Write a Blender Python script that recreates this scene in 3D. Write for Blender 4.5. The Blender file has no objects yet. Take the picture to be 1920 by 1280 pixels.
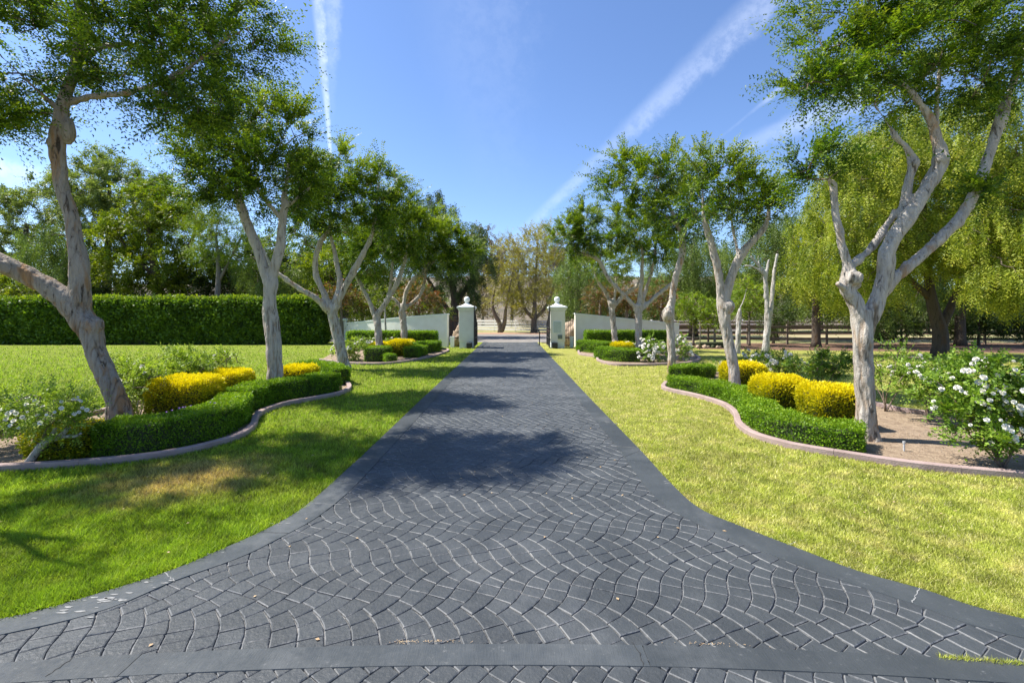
import bpy, bmesh, math, random
import numpy as np
from mathutils import Vector, noise as mnoise
from mathutils.geometry import tessellate_polygon

random.seed(7)
rng = np.random.default_rng(11)
SC = bpy.context.scene
COL = SC.collection

# ------------------------------------------------------------------ camera, sky, sun
F, HC, CX, HY = 853.3, 1.8, 960.0, 591.0
cam_d = bpy.data.cameras.new('camera')
cam_d.lens = 16; cam_d.sensor_width = 36; cam_d.shift_y = -49 / 1920
cam_d.clip_start = 0.05; cam_d.clip_end = 3000
cam = bpy.data.objects.new('camera', cam_d); COL.objects.link(cam)
cam.location = (0, 0, HC); cam.rotation_euler = (math.radians(90), 0, 0)
SC.camera = cam

SUN_EL = math.radians(55)
SUN_AZ = math.atan2(0.215, -0.975)          # direction towards the sun in plan (x = left, a little ahead)
sun_dir = Vector((math.cos(SUN_AZ) * math.cos(SUN_EL), math.sin(SUN_AZ) * math.cos(SUN_EL), math.sin(SUN_EL)))
sd = bpy.data.lights.new('sun', 'SUN'); sd.energy = 5.0; sd.angle = math.radians(0.5); sd.color = (1.0, 0.95, 0.86)
so = bpy.data.objects.new('sun', sd); COL.objects.link(so)
so.rotation_euler = sun_dir.to_track_quat('Z', 'Y').to_euler()

SC.view_settings.view_transform = 'Standard'; SC.view_settings.look = 'None'
SC.view_settings.exposure = 1.0; SC.view_settings.gamma = 1.0
SC.cycles.max_bounces = 7; SC.cycles.diffuse_bounces = 3; SC.cycles.transmission_bounces = 4
SC.cycles.transparent_max_bounces = 4; SC.cycles.glossy_bounces = 2
SC.cycles.use_denoising = True

W = bpy.data.worlds.new('World'); SC.world = W; W.use_nodes = True
wn = W.node_tree; wn.nodes.clear()
def N(tree, typ, **kw):
    n = tree.nodes.new(typ)
    for k, v in kw.items():
        if k.startswith('i_'):
            key = k[2:]; n.inputs[int(key) if key.isdigit() else key].default_value = v
        else: setattr(n, k, v)
    return n
def L(tree, a, b): tree.links.new(a, b)
sky = N(wn, 'ShaderNodeTexSky', sky_type='NISHITA', sun_disc=False)
sky.sun_elevation = SUN_EL; sky.sun_rotation = math.atan2(sun_dir.x, sun_dir.y)
sky.air_density = 1.0; sky.dust_density = 0.35; sky.ozone_density = 2.2; sky.altitude = 100
tc = N(wn, 'ShaderNodeTexCoord')
def wmath(op, a=None, b=None, **kw):
    n = N(wn, 'ShaderNodeMath', operation=op, **kw)
    for i, v in enumerate((a, b)):
        if v is None: continue
        if isinstance(v, (int, float)): n.inputs[i].default_value = v
        else: L(wn, v, n.inputs[i])
    return n.outputs[0]
def wmap(v, a, b, c, d):
    n = N(wn, 'ShaderNodeMapRange', interpolation_type='SMOOTHSTEP')
    L(wn, v, n.inputs[0])
    for i, q in enumerate((a, b, c, d)): n.inputs[i + 1].default_value = q
    return n.outputs[0]
def sdir(px, py): return Vector(((px - CX) / F, 1.0, (HY - py) / F)).normalized()
wnz = N(wn, 'ShaderNodeTexNoise'); wnz.inputs['Scale'].default_value = 34; wnz.inputs['Detail'].default_value = 7; wnz.inputs['Roughness'].default_value = 0.7
L(wn, tc.outputs['Generated'], wnz.inputs['Vector'])
wnz2 = N(wn, 'ShaderNodeTexNoise'); wnz2.inputs['Scale'].default_value = 6; wnz2.inputs['Detail'].default_value = 4
L(wn, tc.outputs['Generated'], wnz2.inputs['Vector'])
def contrail(A, B, wA, wB, oA, oB, lo=.35, hi=.62, side=0.0):
    """a streak of ice cloud along the great circle A-B; widths in radians, opacities at either end"""
    a, b = sdir(*A), sdir(*B); n = a.cross(b).normalized(); t = n.cross(a).normalized()
    ang = a.angle(b)
    def dot(v):
        q = N(wn, 'ShaderNodeVectorMath', operation='DOT_PRODUCT'); L(wn, tc.outputs['Generated'], q.inputs[0]); q.inputs[1].default_value = v
        return q.outputs['Value']
    dn = dot(n); al = wmath('ARCTAN2', dot(t), dot(a))
    wv = wmap(al, 0, ang, wA, wB); ov = wmap(al, 0, ang, oA, oB)
    wob = wmath('MULTIPLY', wmath('SUBTRACT', wnz.outputs[0], 0.5), wmath('MULTIPLY', wv, 0.9))
    d = wmath('DIVIDE', wmath('ABSOLUTE', wmath('ADD', wmath('ADD', dn, side), wob)), wv)
    m = wmap(d, 0.15, 1.0, 1.0, 0.0)
    nz = wmap(wnz.outputs[0], lo, hi, 0.45, 1.0)
    nz2 = wmap(wnz2.outputs[0], 0.35, 0.6, 0.75, 1.0)
    ends = wmath('MULTIPLY', wmap(al, -0.5, -0.1, 0, 1), wmap(al, ang - .02, ang + .12, 1, 0))
    return wmath('MULTIPLY', wmath('MULTIPLY', wmath('MULTIPLY', m, nz), wmath('MULTIPLY', ov, ends)), nz2)
trails = [contrail((598, 0), (619, 285), .015, .005, .46, .42),
          contrail((622, 0), (620, 230), .022, .010, .22, .02),
          contrail((1440, 0), (1010, 405), .040, .017, .20, .14),
          contrail((1465, 165), (1395, 222), .008, .004, .25, .06),
          contrail((1560, 205), (1330, 300), .03, .018, .22, .12),
          contrail((-60, 320), (30, 330), .05, .03, .5, .35),
          contrail((900, 60), (930, 300), .14, .10, .05, .02)]
msk = trails[0]
for t_ in trails[1:]: msk = wmath('MAXIMUM', msk, t_)
tint = N(wn, 'ShaderNodeMixRGB', blend_type='MULTIPLY', i_0=1.0); L(wn, sky.outputs[0], tint.inputs[1]); tint.inputs[2].default_value = (0.90, 1.01, 1.22, 1)
mixc = N(wn, 'ShaderNodeMixRGB'); L(wn, msk, mixc.inputs[0]); L(wn, tint.outputs[0], mixc.inputs[1]); mixc.inputs[2].default_value = (8.6, 9.2, 10.4, 1)
bg = N(wn, 'ShaderNodeBackground'); bg.inputs[1].default_value = 0.092
L(wn, mixc.outputs[0], bg.inputs[0])
wo = N(wn, 'ShaderNodeOutputWorld'); L(wn, bg.outputs[0], wo.inputs[0])

# ------------------------------------------------------------------ helpers
def gp(px, py, z=0.0):
    """ground point seen at photo pixel px,py"""
    Y = (HC - z) * F / (py - HY); return ((px - CX) * Y / F, Y)
def at(px, py, Y): return Vector(((px - CX) * Y / F, Y, HC - (py - HY) * Y / F))

def props(o, label=None, cat=None, group=None, kind=None):
    if label: o['label'] = label
    if cat: o['category'] = cat
    if group: o['group'] = group
    if kind: o['kind'] = kind
    return o
def link(name, me, m=None, parent=None):
    o = bpy.data.objects.new(name, me); COL.objects.link(o)
    if m is not None: me.materials.clear(); me.materials.append(m)
    if parent: o.parent = parent
    return o
def empty(name, loc=(0, 0, 0), rz=0, label=None, cat=None, group=None, kind=None):
    o = bpy.data.objects.new(name, None); COL.objects.link(o); o.location = loc; o.rotation_euler = (0, 0, rz)
    o.empty_display_size = 0.1
    return props(o, label, cat, group, kind)
def local(parent, v): return v - np.array(parent.location) if parent else v

def pmesh(name, verts, faces, smooth=False):
    me = bpy.data.meshes.new(name); me.from_pydata([tuple(v) for v in verts], [], faces)
    me.update()
    if smooth: me.shade_smooth()
    return me
def quads_mesh(name, V, cols=None, k=None, smooth=False):
    """V: (N,k,3) separate polygons, cols (N,3)"""
    n = V.shape[0]; k = V.shape[1]; me = bpy.data.meshes.new(name)
    me.vertices.add(n * k); me.vertices.foreach_set('co', V.reshape(-1).astype(np.float32))
    me.loops.add(n * k); me.loops.foreach_set('vertex_index', np.arange(n * k, dtype=np.int32))
    me.polygons.add(n); me.polygons.foreach_set('loop_start', np.arange(0, n * k, k, dtype=np.int32))
    me.update(calc_edges=True)
    if cols is not None:
        a = me.attributes.new('tone', 'FLOAT_COLOR', 'FACE')
        c = np.ones((n, 4), np.float32); c[:, :3] = cols
        a.data.foreach_set('color', c.reshape(-1))
    return me
def nrm(v): return v / np.maximum(np.linalg.norm(v, axis=-1, keepdims=True), 1e-9)

def catmull(P, n):
    P = np.array(P, float)
    if len(P) < 3:
        t = np.linspace(0, 1, n * (len(P) - 1) + 1)[:, None]; return P[0] * (1 - t) + P[-1] * t
    Q = np.vstack([2 * P[0] - P[1], P, 2 * P[-1] - P[-2]]); out = []
    for i in range(1, len(Q) - 2):
        p0, p1, p2, p3 = Q[i - 1:i + 3]
        for t in np.linspace(0, 1, n, endpoint=False):
            out.append(.5 * ((2 * p1) + (-p0 + p2) * t + (2 * p0 - 5 * p1 + 4 * p2 - p3) * t * t + (-p0 + 3 * p1 - 3 * p2 + p3) * t ** 3))
    out.append(Q[-2]); return np.array(out)

def tube(P, R, sides, V, Fc, cap=True, wob=0.0, seed=0):
    """append a tube along P with radii R to V,Fc"""
    P = np.asarray(P, float); n = len(P); T = nrm(np.gradient(P, axis=0))
    u = np.cross(T[0], [0.3, 1, 0.1]); u /= np.linalg.norm(u); b0 = len(V)
    for i in range(n):
        u = u - T[i] * np.dot(u, T[i]); u /= max(np.linalg.norm(u), 1e-9); w = np.cross(T[i], u)
        for k in range(sides):
            a = 2 * math.pi * k / sides
            r = R[i]
            if wob: r *= 1 + wob * mnoise.noise(Vector((math.cos(a) * 1.3 + seed, math.sin(a) * 1.3, i * .13)))
            V.append(tuple(P[i] + (u * math.cos(a) + w * math.sin(a)) * r))
    for i in range(n - 1):
        for k in range(sides):
            a, b = b0 + i * sides + k, b0 + i * sides + (k + 1) % sides
            Fc.append((a, b, b + sides, a + sides))
    if cap:
        Fc.append(tuple(b0 + k for k in reversed(range(sides)))); Fc.append(tuple(b0 + (n - 1) * sides + k for k in range(sides)))

def box(bm, c, s, rot=0.0, bev=0.0):
    r = bmesh.ops.create_cube(bm, size=1.0); vs = r['verts']
    bmesh.ops.scale(bm, vec=s, verts=vs)
    if bev: 
        es = list({e for v in vs for e in v.link_edges})
        rr = bmesh.ops.bevel(bm, geom=es, offset=bev, segments=1, affect='EDGES'); vs = list({v for f in rr['faces'] for v in f.verts} | {v for v in vs if v.is_valid})
    if rot: bmesh.ops.rotate(bm, cent=(0, 0, 0), matrix=__import__('mathutils').Matrix.Rotation(rot, 3, 'Z'), verts=vs)
    bmesh.ops.translate(bm, vec=c, verts=vs); return vs
def bmobj(name, bm, m, parent=None, smooth=False):
    me = bpy.data.meshes.new(name); bm.to_mesh(me); bm.free()
    if smooth: me.shade_smooth()
    return link(name, me, m, parent)
def boxobj(name, c, s, m, parent=None, rot=0.0, bev=0.004):
    bm = bmesh.new(); box(bm, c, s, rot, bev); return bmobj(name, bm, m, parent)
def lathe(prof, n=24):
    V, Fc = [], []
    for r, z in prof:
        for k in range(n): V.append((r * math.cos(2 * math.pi * k / n), r * math.sin(2 * math.pi * k / n), z))
    for i in range(len(prof) - 1):
        for k in range(n): Fc.append((i * n + k, i * n + (k + 1) % n, (i + 1) * n + (k + 1) % n, (i + 1) * n + k))
    Fc.append(tuple(reversed(range(n)))); Fc.append(tuple((len(prof) - 1) * n + k for k in range(n)))
    return V, Fc
def sheet(name, poly, z, m, parent=None):
    tri = tessellate_polygon([[Vector((x, y, 0)) for x, y in poly]])
    me = pmesh(name, [(x, y, z) for x, y in poly], [tuple(t) for t in tri])
    bm = bmesh.new(); bm.from_mesh(me); bmesh.ops.recalc_face_normals(bm, faces=bm.faces)
    for f in bm.faces:
        if f.normal.z < 0: f.normal_flip()
    bm.to_mesh(me); bm.free()
    return link(name, me, m, parent)
def inpoly(X, Y, poly):
    p = np.asarray(poly); inside = np.zeros(X.shape, bool); j = len(p) - 1
    for i in range(len(p)):
        xi, yi, xj, yj = *p[i], *p[j]
        c = ((yi > Y) != (yj > Y)) & (X < (xj - xi) * (Y - yi) / (yj - yi + 1e-12) + xi); inside ^= c; j = i
    return inside

# ------------------------------------------------------------------ materials
def mat(name):
    m = bpy.data.materials.new(name); m.use_nodes = True; t = m.node_tree; t.nodes.clear()
    o = N(t, 'ShaderNodeOutputMaterial'); b = N(t, 'ShaderNodeBsdfPrincipled'); L(t, b.outputs[0], o.inputs[0])
    return m, t, b, o
def ramp(t, fac, stops):
    r = N(t, 'ShaderNodeValToRGB'); e = r.color_ramp.elements
    while len(e) < len(stops): e.new(.5)
    for i, (p, c) in enumerate(stops): e[i].position = p; e[i].color = (*c, 1)
    L(t, fac, r.inputs[0]); return r.outputs[0]
def noise_(t, scale, detail=4, rough=.55, vec=None, out=0, dist=0):
    n = N(t, 'ShaderNodeTexNoise'); n.inputs['Scale'].default_value = scale; n.inputs['Detail'].default_value = detail
    n.inputs['Roughness'].default_value = rough; n.inputs['Distortion'].default_value = dist
    if vec is None:
        g = N(t, 'ShaderNodeNewGeometry'); vec = g.outputs['Position']
    L(t, vec, n.inputs['Vector']); return n.outputs[out]
def mixc_(t, fac, a, b, mode='MIX'):
    n = N(t, 'ShaderNodeMixRGB', blend_type=mode)
    for i, v in ((0, fac), (1, a), (2, b)):
        if isinstance(v, (int, float)): n.inputs[i].default_value = v
        elif isinstance(v, tuple): n.inputs[i].default_value = (*v, 1)
        else: L(t, v, n.inputs[i])
    return n.outputs[0]
def rangen(t, v, a, b, c=0, d=1):
    n = N(t, 'ShaderNodeMapRange'); L(t, v, n.inputs[0])
    for i, q in enumerate((a, b, c, d)): n.inputs[i + 1].default_value = q
    return n.outputs[0]
def bump(t, b, h, dist, strength=1.0):
    n = N(t, 'ShaderNodeBump'); n.inputs['Distance'].default_value = dist; n.inputs['Strength'].default_value = strength
    L(t, h, n.inputs['Height']); L(t, n.outputs[0], b.inputs['Normal'])
def stretched(t, sx, sy, sz):
    g = N(t, 'ShaderNodeNewGeometry'); m = N(t, 'ShaderNodeVectorMath', operation='MULTIPLY'); L(t, g.outputs['Position'], m.inputs[0])
    m.inputs[1].default_value = (sx, sy, sz); return m.outputs[0]

def simple(name, c1, c2, scale=6, rough=.8, bmp=0, bs=40):
    m, t, b, o = mat(name); n = noise_(t, scale, 5)
    L(t, ramp(t, n, [(.3, c1), (.7, c2)]), b.inputs['Base Color']); b.inputs['Roughness'].default_value = rough
    if bmp: bump(t, b, noise_(t, bs, 4), bmp)
    return m

def leafmat(name, dark, mid, light, new, newamt=1.0, trans=.33, rough=.5, spec=.28):
    """tone.r = leaf by leaf, tone.g = spray by spray, tone.b = young growth at twig tips; on hedges, a painted sunlit top"""
    m, t, b, o = mat(name)
    a = N(t, 'ShaderNodeAttribute', attribute_name='tone'); s = N(t, 'ShaderNodeSeparateColor'); L(t, a.outputs['Color'], s.inputs[0])
    mx = N(t, 'ShaderNodeMath', operation='MULTIPLY_ADD'); L(t, s.outputs[1], mx.inputs[0]); mx.inputs[1].default_value = .55
    m2 = N(t, 'ShaderNodeMath', operation='MULTIPLY'); L(t, s.outputs[0], m2.inputs[0]); m2.inputs[1].default_value = .45; L(t, m2.outputs[0], mx.inputs[2])
    c = ramp(t, mx.outputs[0], [(.12, dark), (.5, mid), (.88, light)])
    f = N(t, 'ShaderNodeMath', operation='MULTIPLY', use_clamp=True); L(t, s.outputs[2], f.inputs[0]); f.inputs[1].default_value = newamt
    c = mixc_(t, f.outputs[0], c, new)
    L(t, c, b.inputs['Base Color']); b.inputs['Roughness'].default_value = rough; b.inputs['Specular IOR Level'].default_value = spec
    tr = N(t, 'ShaderNodeBsdfTranslucent'); L(t, mixc_(t, 1.0, c, (1.25, 1.3, .55), 'MULTIPLY'), tr.inputs[0])
    ms = N(t, 'ShaderNodeMixShader', i_0=trans); L(t, b.outputs[0], ms.inputs[1]); L(t, tr.outputs[0], ms.inputs[2]); L(t, ms.outputs[0], o.inputs[0])
    return m

def barkmat(name, pale, grey, tan, dark, patch=.52, scale=1.0):
    m, t, b, o = mat(name)
    v = stretched(t, 5 * scale, 5 * scale, 1.3 * scale); v2 = stretched(t, 14 * scale, 14 * scale, 2.6 * scale)
    n1 = noise_(t, 1.0, 5, .6, v, dist=.6); n2 = noise_(t, 1.0, 6, .65, v2, dist=.9); n3 = noise_(t, 60, 4, .6)
    c = ramp(t, n2, [(.25, grey), (.6, pale)])
    c = mixc_(t, rangen(t, n1, patch, patch + .12), c, tan)
    crack = rangen(t, n2, .34, .42, 1, 0)
    c = mixc_(t, crack, c, dark)
    vor = N(t, 'ShaderNodeTexVoronoi', feature='DISTANCE_TO_EDGE'); vor.inputs['Scale'].default_value = 1.0; L(t, stretched(t, 9 * scale, 9 * scale, 2.2 * scale), vor.inputs['Vector'])
    n4 = noise_(t, 3.0, 3)
    ck = N(t, 'ShaderNodeMath', operation='MULTIPLY'); L(t, rangen(t, vor.outputs['Distance'], .0, .045, 1, 0), ck.inputs[0]); L(t, rangen(t, n4, .5, .65, 0, .45), ck.inputs[1])
    c = mixc_(t, ck.outputs[0], c, dark)
    fa = N(t, 'ShaderNodeAttribute', attribute_name='fissure'); fr = N(t, 'ShaderNodeMath', operation='MULTIPLY'); L(t, rangen(t, fa.outputs['Fac'], .25, .9, 0, .95), fr.inputs[0]); L(t, rangen(t, n2, .3, .6, 1, .45), fr.inputs[1])
    c = mixc_(t, fr.outputs[0], c, mixc_(t, rangen(t, n1, .45, .55), tan, dark))
    c = mixc_(t, rangen(t, n3, .35, .7, .0, .3), c, grey)
    L(t, c, b.inputs['Base Color']); b.inputs['Roughness'].default_value = .85; b.inputs['Specular IOR Level'].default_value = .2
    h = N(t, 'ShaderNodeMath', operation='ADD'); L(t, n2, h.inputs[0]); q = N(t, 'ShaderNodeMath', operation='MULTIPLY'); L(t, n3, q.inputs[0]); q.inputs[1].default_value = .25; L(t, q.outputs[0], h.inputs[1])
    bump(t, b, h.outputs[0], .06)
    return m

M = {}
M['bark'] = barkmat('pale_smooth_bark', (.58, .52, .45), (.31, .27, .23), (.40, .25, .14), (.09, .07, .05), .57)
M['bark_rough'] = barkmat('fissured_peeling_bark', (.42, .36, .30), (.24, .195, .155), (.38, .22, .11), (.05, .036, .026), .52)
M['bark_far'] = barkmat('grey_brown_bark', (.25, .215, .18), (.15, .13, .11), (.19, .13, .085), (.06, .048, .04), .55)
M['bark_dark'] = barkmat('dark_brown_bark', (.11, .085, .065), (.075, .06, .05), (.12, .075, .045), (.03, .024, .02))
M['bark_birch'] = barkmat('white_peeling_bark', (.55, .52, .47), (.36, .33, .3), (.28, .19, .13), (.10, .08, .06), .6, 1.6)
M['cut_wood'] = simple('cut_wood', (.42, .30, .20), (.50, .38, .27), 30)
M['twig'] = simple('twig_wood', (.12, .085, .06), (.2, .15, .11), 20)
LD = ((.011, .032, .004), (.064, .135, .008), (.23, .32, .014))
M['leaf'] = leafmat('small_green_leaf', *LD, (.40, .45, .03), .85, spec=.3, rough=.5)
M['leaf_lite'] = leafmat('bright_green_leaf', (.05, .10, .008), (.16, .25, .015), (.32, .40, .025), (.34, .27, .03), .7)
M['leaf_olive'] = leafmat('olive_leaf', (.07, .10, .025), (.18, .235, .06), (.32, .38, .11), (.2, .2, .08), .4)
M['leaf_dark'] = leafmat('dark_leaf', (.022, .04, .010), (.065, .105, .024), (.14, .19, .045), (.12, .12, .03), .4)
M['leaf_mid'] = leafmat('yellow_green_leaf', (.045, .085, .006), (.16, .22, .012), (.31, .35, .022), (.30, .22, .03), .6)
M['leaf_weep'] = leafmat('weeping_pepper_leaf', (.06, .10, .010), (.23, .29, .028), (.45, .48, .06), (.60, .54, .06), .75, trans=.45)
M['leaf_weepd'] = leafmat('grey_green_weeping_leaf', (.05, .085, .016), (.14, .205, .04), (.27, .35, .075), (.2, .2, .05), .5)
M['leaf_autumn'] = leafmat('sparse_yellow_leaf', (.12, .12, .03), (.27, .26, .05), (.42, .38, .07), (.40, .26, .05), .6)
M['leaf_brown'] = leafmat('brown_scrub_leaf', (.09, .07, .04), (.16, .125, .075), (.22, .18, .11), (.26, .2, .08), .5)
M['leaf_red'] = leafmat('red_and_green_leaf', (.05, .07, .015), (.14, .12, .03), (.28, .09, .04), (.42, .075, .04), .8)
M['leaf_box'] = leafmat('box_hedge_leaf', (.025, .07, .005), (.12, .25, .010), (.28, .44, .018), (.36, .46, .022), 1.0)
M['leaf_hedge'] = leafmat('tall_hedge_leaf', (.02, .055, .008), (.075, .155, .014), (.20, .31, .028), (.44, .50, .02), 1.0, spec=.4)
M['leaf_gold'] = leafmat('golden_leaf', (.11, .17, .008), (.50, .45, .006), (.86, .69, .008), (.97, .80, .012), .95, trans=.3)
M['leaf_rose'] = leafmat('rose_leaf', (.05, .10, .012), (.15, .26, .025), (.29, .42, .05), (.30, .28, .04), .6, spec=.3)
M['leaf_rose_lit'] = leafmat('sunlit_rose_leaf', (.08, .14, .02), (.24, .34, .04), (.42, .52, .08), (.45, .42, .08), .6, spec=.3)  # lighter copy of the rose leaf: sunlight put into the colour
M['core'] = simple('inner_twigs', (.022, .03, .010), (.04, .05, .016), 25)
M['petal'], t, b, o = mat('white_petal'); b.inputs['Base Color'].default_value = (.82, .80, .72, 1); b.inputs['Roughness'].default_value = .6
M['purple'] = simple('purple_petal', (.20, .10, .42), (.3, .16, .5), 50)

# lawn: one colour field, greener on the left, drier on the right, with worn patches
def lawn_color(t):
    g = N(t, 'ShaderNodeNewGeometry'); s = N(t, 'ShaderNodeSeparateXYZ'); L(t, g.outputs['Position'], s.inputs[0])
    big = noise_(t, .55, 5, .6); med = noise_(t, 3.2, 5, .65)
    add = N(t, 'ShaderNodeMath', operation='MULTIPLY_ADD'); L(t, big, add.inputs[0]); add.inputs[1].default_value = 2.2; L(t, s.outputs[0], add.inputs[2])
    right = rangen(t, add.outputs[0], .2, 2.6)                     # the right-hand lawn is drier
    greenL = ramp(t, med, [(.28, (.115, .18, .012)), (.5, (.215, .31, .022)), (.72, (.36, .43, .045))])
    dryR = ramp(t, med, [(.26, (.25, .30, .035)), (.5, (.41, .43, .09)), (.76, (.64, .55, .24))])
    c = mixc_(t, right, greenL, dryR)
    # worn straw patches
    dd = N(t, 'ShaderNodeVectorMath', operation='DISTANCE'); 
    sc_ = N(t, 'ShaderNodeVectorMath', operation='MULTIPLY'); L(t, g.outputs['Position'], sc_.inputs[0]); sc_.inputs[1].default_value = (1, 1.25, 0)
    L(t, sc_.outputs[0], dd.inputs[0]); dd.inputs[1].default_value = (-3.55, 5.0 * 1.25, 0)
    nz = N(t, 'ShaderNodeMath', operation='MULTIPLY_ADD'); L(t, med, nz.inputs[0]); nz.inputs[1].default_value = 1.5; L(t, dd.outputs['Value'], nz.inputs[2])
    c = mixc_(t, rangen(t, nz.outputs[0], 1.05, 2.0, .92, 0), c, (.50, .36, .16))
    far = rangen(t, big, .52, .68, 0, .35)
    c = mixc_(t, far, c, (.22, .20, .06))
    return c, right
m, t, b, o = mat('lawn_soil'); c, g = lawn_color(t)
c = mixc_(t, .35, c, (.16, .14, .05))
L(t, c, b.inputs['Base Color']); b.inputs['Roughness'].default_value = 1; b.inputs['Specular IOR Level'].default_value = .1
bump(t, b, noise_(t, 60, 6, .7), .05); M['lawn'] = m
m, t, b, o = mat('grass_blade'); c, g = lawn_color(t)
a = N(t, 'ShaderNodeAttribute', attribute_name='tone'); s = N(t, 'ShaderNodeSeparateColor'); L(t, a.outputs['Color'], s.inputs[0])
st = N(t, 'ShaderNodeMath', operation='MULTIPLY'); L(t, rangen(t, s.outputs[1], .86, .90, 0, .8), st.inputs[0]); L(t, rangen(t, g, 0, 1, .15, 1), st.inputs[1]); c = mixc_(t, st.outputs[0], c, (.60, .54, .30))
v = N(t, 'ShaderNodeHueSaturation'); L(t, c, v.inputs['Color']); L(t, rangen(t, s.outputs[0], 0, 1, .3, 1.75), v.inputs['Value'])
L(t, v.outputs[0], b.inputs['Base Color']); b.inputs['Roughness'].default_value = .6; b.inputs['Specular IOR Level'].default_value = .25
tr = N(t, 'ShaderNodeBsdfTranslucent'); L(t, mixc_(t, 1.0, v.outputs[0], (1.3, 1.4, .7), 'MULTIPLY'), tr.inputs[0])
ms = N(t, 'ShaderNodeMixShader', i_0=.4); L(t, b.outputs[0], ms.inputs[1]); L(t, tr.outputs[0], ms.inputs[2]); L(t, ms.outputs[0], o.inputs[0]); M['blade'] = m

M['soil'] = simple('bed_soil', (.20, .14, .092), (.36, .27, .185), 9, 1, .03, 45)
M['mulch'] = simple('bark_mulch', (.075, .04, .025), (.23, .13, .08), 7, 1, .05, 30)
m, t, b, o = mat('pasture'); n1 = noise_(t, .09, 5); n2 = noise_(t, 1.5, 5)
c = ramp(t, n1, [(.3, (.34, .28, .15)), (.5, (.30, .26, .11)), (.62, (.17, .20, .06))]); c = mixc_(t, rangen(t, n2, .3, .7, 0, .35), c, (.24, .2, .1))
L(t, c, b.inputs['Base Color']); b.inputs['Roughness'].default_value = 1; M['pasture'] = m
m, t, b, o = mat('hillside'); n1 = noise_(t, .05, 6, .65); n2 = noise_(t, .4, 6, .7)
c = ramp(t, n1, [(.35, (.08, .07, .045)), (.55, (.17, .13, .09)), (.7, (.24, .19, .12))]); c = mixc_(t, rangen(t, n2, .45, .6, 0, .7), c, (.06, .06, .03))
L(t, c, b.inputs['Base Color']); b.inputs['Roughness'].default_value = 1; M['hill'] = m
M['road'] = simple('pale_gravel_road', (.17, .155, .14), (.25, .225, .20), 2, 1, .01, 60)
M['shoulder'] = simple('reddish_dirt', (.28, .16, .09), (.36, .22, .14), 3, 1)

def paving(name, base, hi, worn, wl, wh, rough=.5, brush=False):
    m, t, b, o = mat(name); g = N(t, 'ShaderNodeNewGeometry')
    oi = N(t, 'ShaderNodeObjectInfo'); 
    n = noise_(t, 2.2, 5, .6); n2 = noise_(t, 26, 6, .7)
    c = ramp(t, n, [(.3, base), (.7, hi)])
    a = N(t, 'ShaderNodeAttribute', attribute_name='tone'); s = N(t, 'ShaderNodeSeparateColor'); L(t, a.outputs['Color'], s.inputs[0])
    v = N(t, 'ShaderNodeHueSaturation'); L(t, c, v.inputs['Color'])
    ad = N(t, 'ShaderNodeMath', operation='ADD'); L(t, s.outputs[0], ad.inputs[0]); L(t, oi.outputs['Random'], ad.inputs[1])
    L(t, rangen(t, ad.outputs[0], 0, 1, .88, 1.10), v.inputs['Value'])
    c = mixc_(t, rangen(t, noise_(t, .55, 6, .68), .50, .72, 0, .38), v.outputs[0], worn)
    c = mixc_(t, rangen(t, noise_(t, 1.3, 5, .7, stretched(t, 1, .35, 1)), .30, .42, .32, 0), c, (.028, .03, .032))
    c = mixc_(t, rangen(t, n2, wl, wh, 0, .55), c, worn)
    L(t, c, b.inputs['Base Color'])
    L(t, rangen(t, n2, .3, .7, rough - .08, rough + .18), b.inputs['Roughness'])
    b.inputs['Specular IOR Level'].default_value = .4
    if brush:
        h = noise_(t, 1, 5, .6, stretched(t, 160, 12, 20)); bump(t, b, h, .002)
    else: bump(t, b, noise_(t, 38, 5, .6), .006)
    return m
M['stone'] = paving('blue_grey_stone', (.038, .043, .047), (.054, .060, .064), (.13, .137, .142), .62, .85)
M['rim'] = paving('worn_stone_edge', (.056, .062, .067), (.135, .14, .143), (.33, .325, .31), .50, .70, .6)
M['joint'] = paving('pale_joint', (.085, .09, .10), (.20, .20, .20), (.30, .28, .25), .45, .7, .8)
M['band'] = paving('smooth_concrete_band', (.040, .046, .050), (.060, .067, .071), (.20, .205, .205), .62, .76, .45, True)
M['edging'] = simple('pinkish_concrete', (.27, .195, .175), (.38, .285, .26), 4, .9, .006, 60)
M['stucco'] = simple('pale_green_stucco', (.72, .69, .60), (.78, .76, .68), 3, .9, .004, 90)
M['cap'] = simple('white_cap_stone', (.66, .70, .68), (.76, .79, .77), 5, .8)
M['iron'] = simple('black_iron', (.012, .012, .013), (.035, .028, .024), 30, .55)
M['rust'] = simple('rusty_iron', (.05, .028, .018), (.12, .06, .035), 30, .8)
M['blackbox'] = simple('black_plastic', (.012, .012, .014), (.02, .02, .022), 10, .45)
M['panel'] = simple('grey_green_panel', (.40, .46, .43), (.48, .53, .50), 10, .5)
M['glass'] = simple('dark_glass', (.10, .14, .14), (.14, .18, .18), 10, .15)
M['white'] = simple('white_rail_paint', (.80, .79, .76), (.86, .85, .83), 5, .8)
M['brownwood'] = simple('weathered_brown_rail', (.12, .09, .068), (.20, .155, .115), 6, .9, .004, 40)
M['boulder'] = simple('tan_boulder', (.26, .19, .13), (.46, .35, .25), 3, .95, .05, 10)
M['litter'] = simple('dry_leaf', (.34, .22, .12), (.48, .36, .2), 30)
M['pipe'] = simple('grey_pipe', (.35, .36, .36), (.5, .5, .5), 30, .6)

# ------------------------------------------------------------------ setting: ground, lawn, road, hills
ground = sheet('ground', [(-700, -30), (700, -30), (700, 900), (-700, 900)], -0.06, M['pasture']); props(ground, kind='structure')
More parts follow.
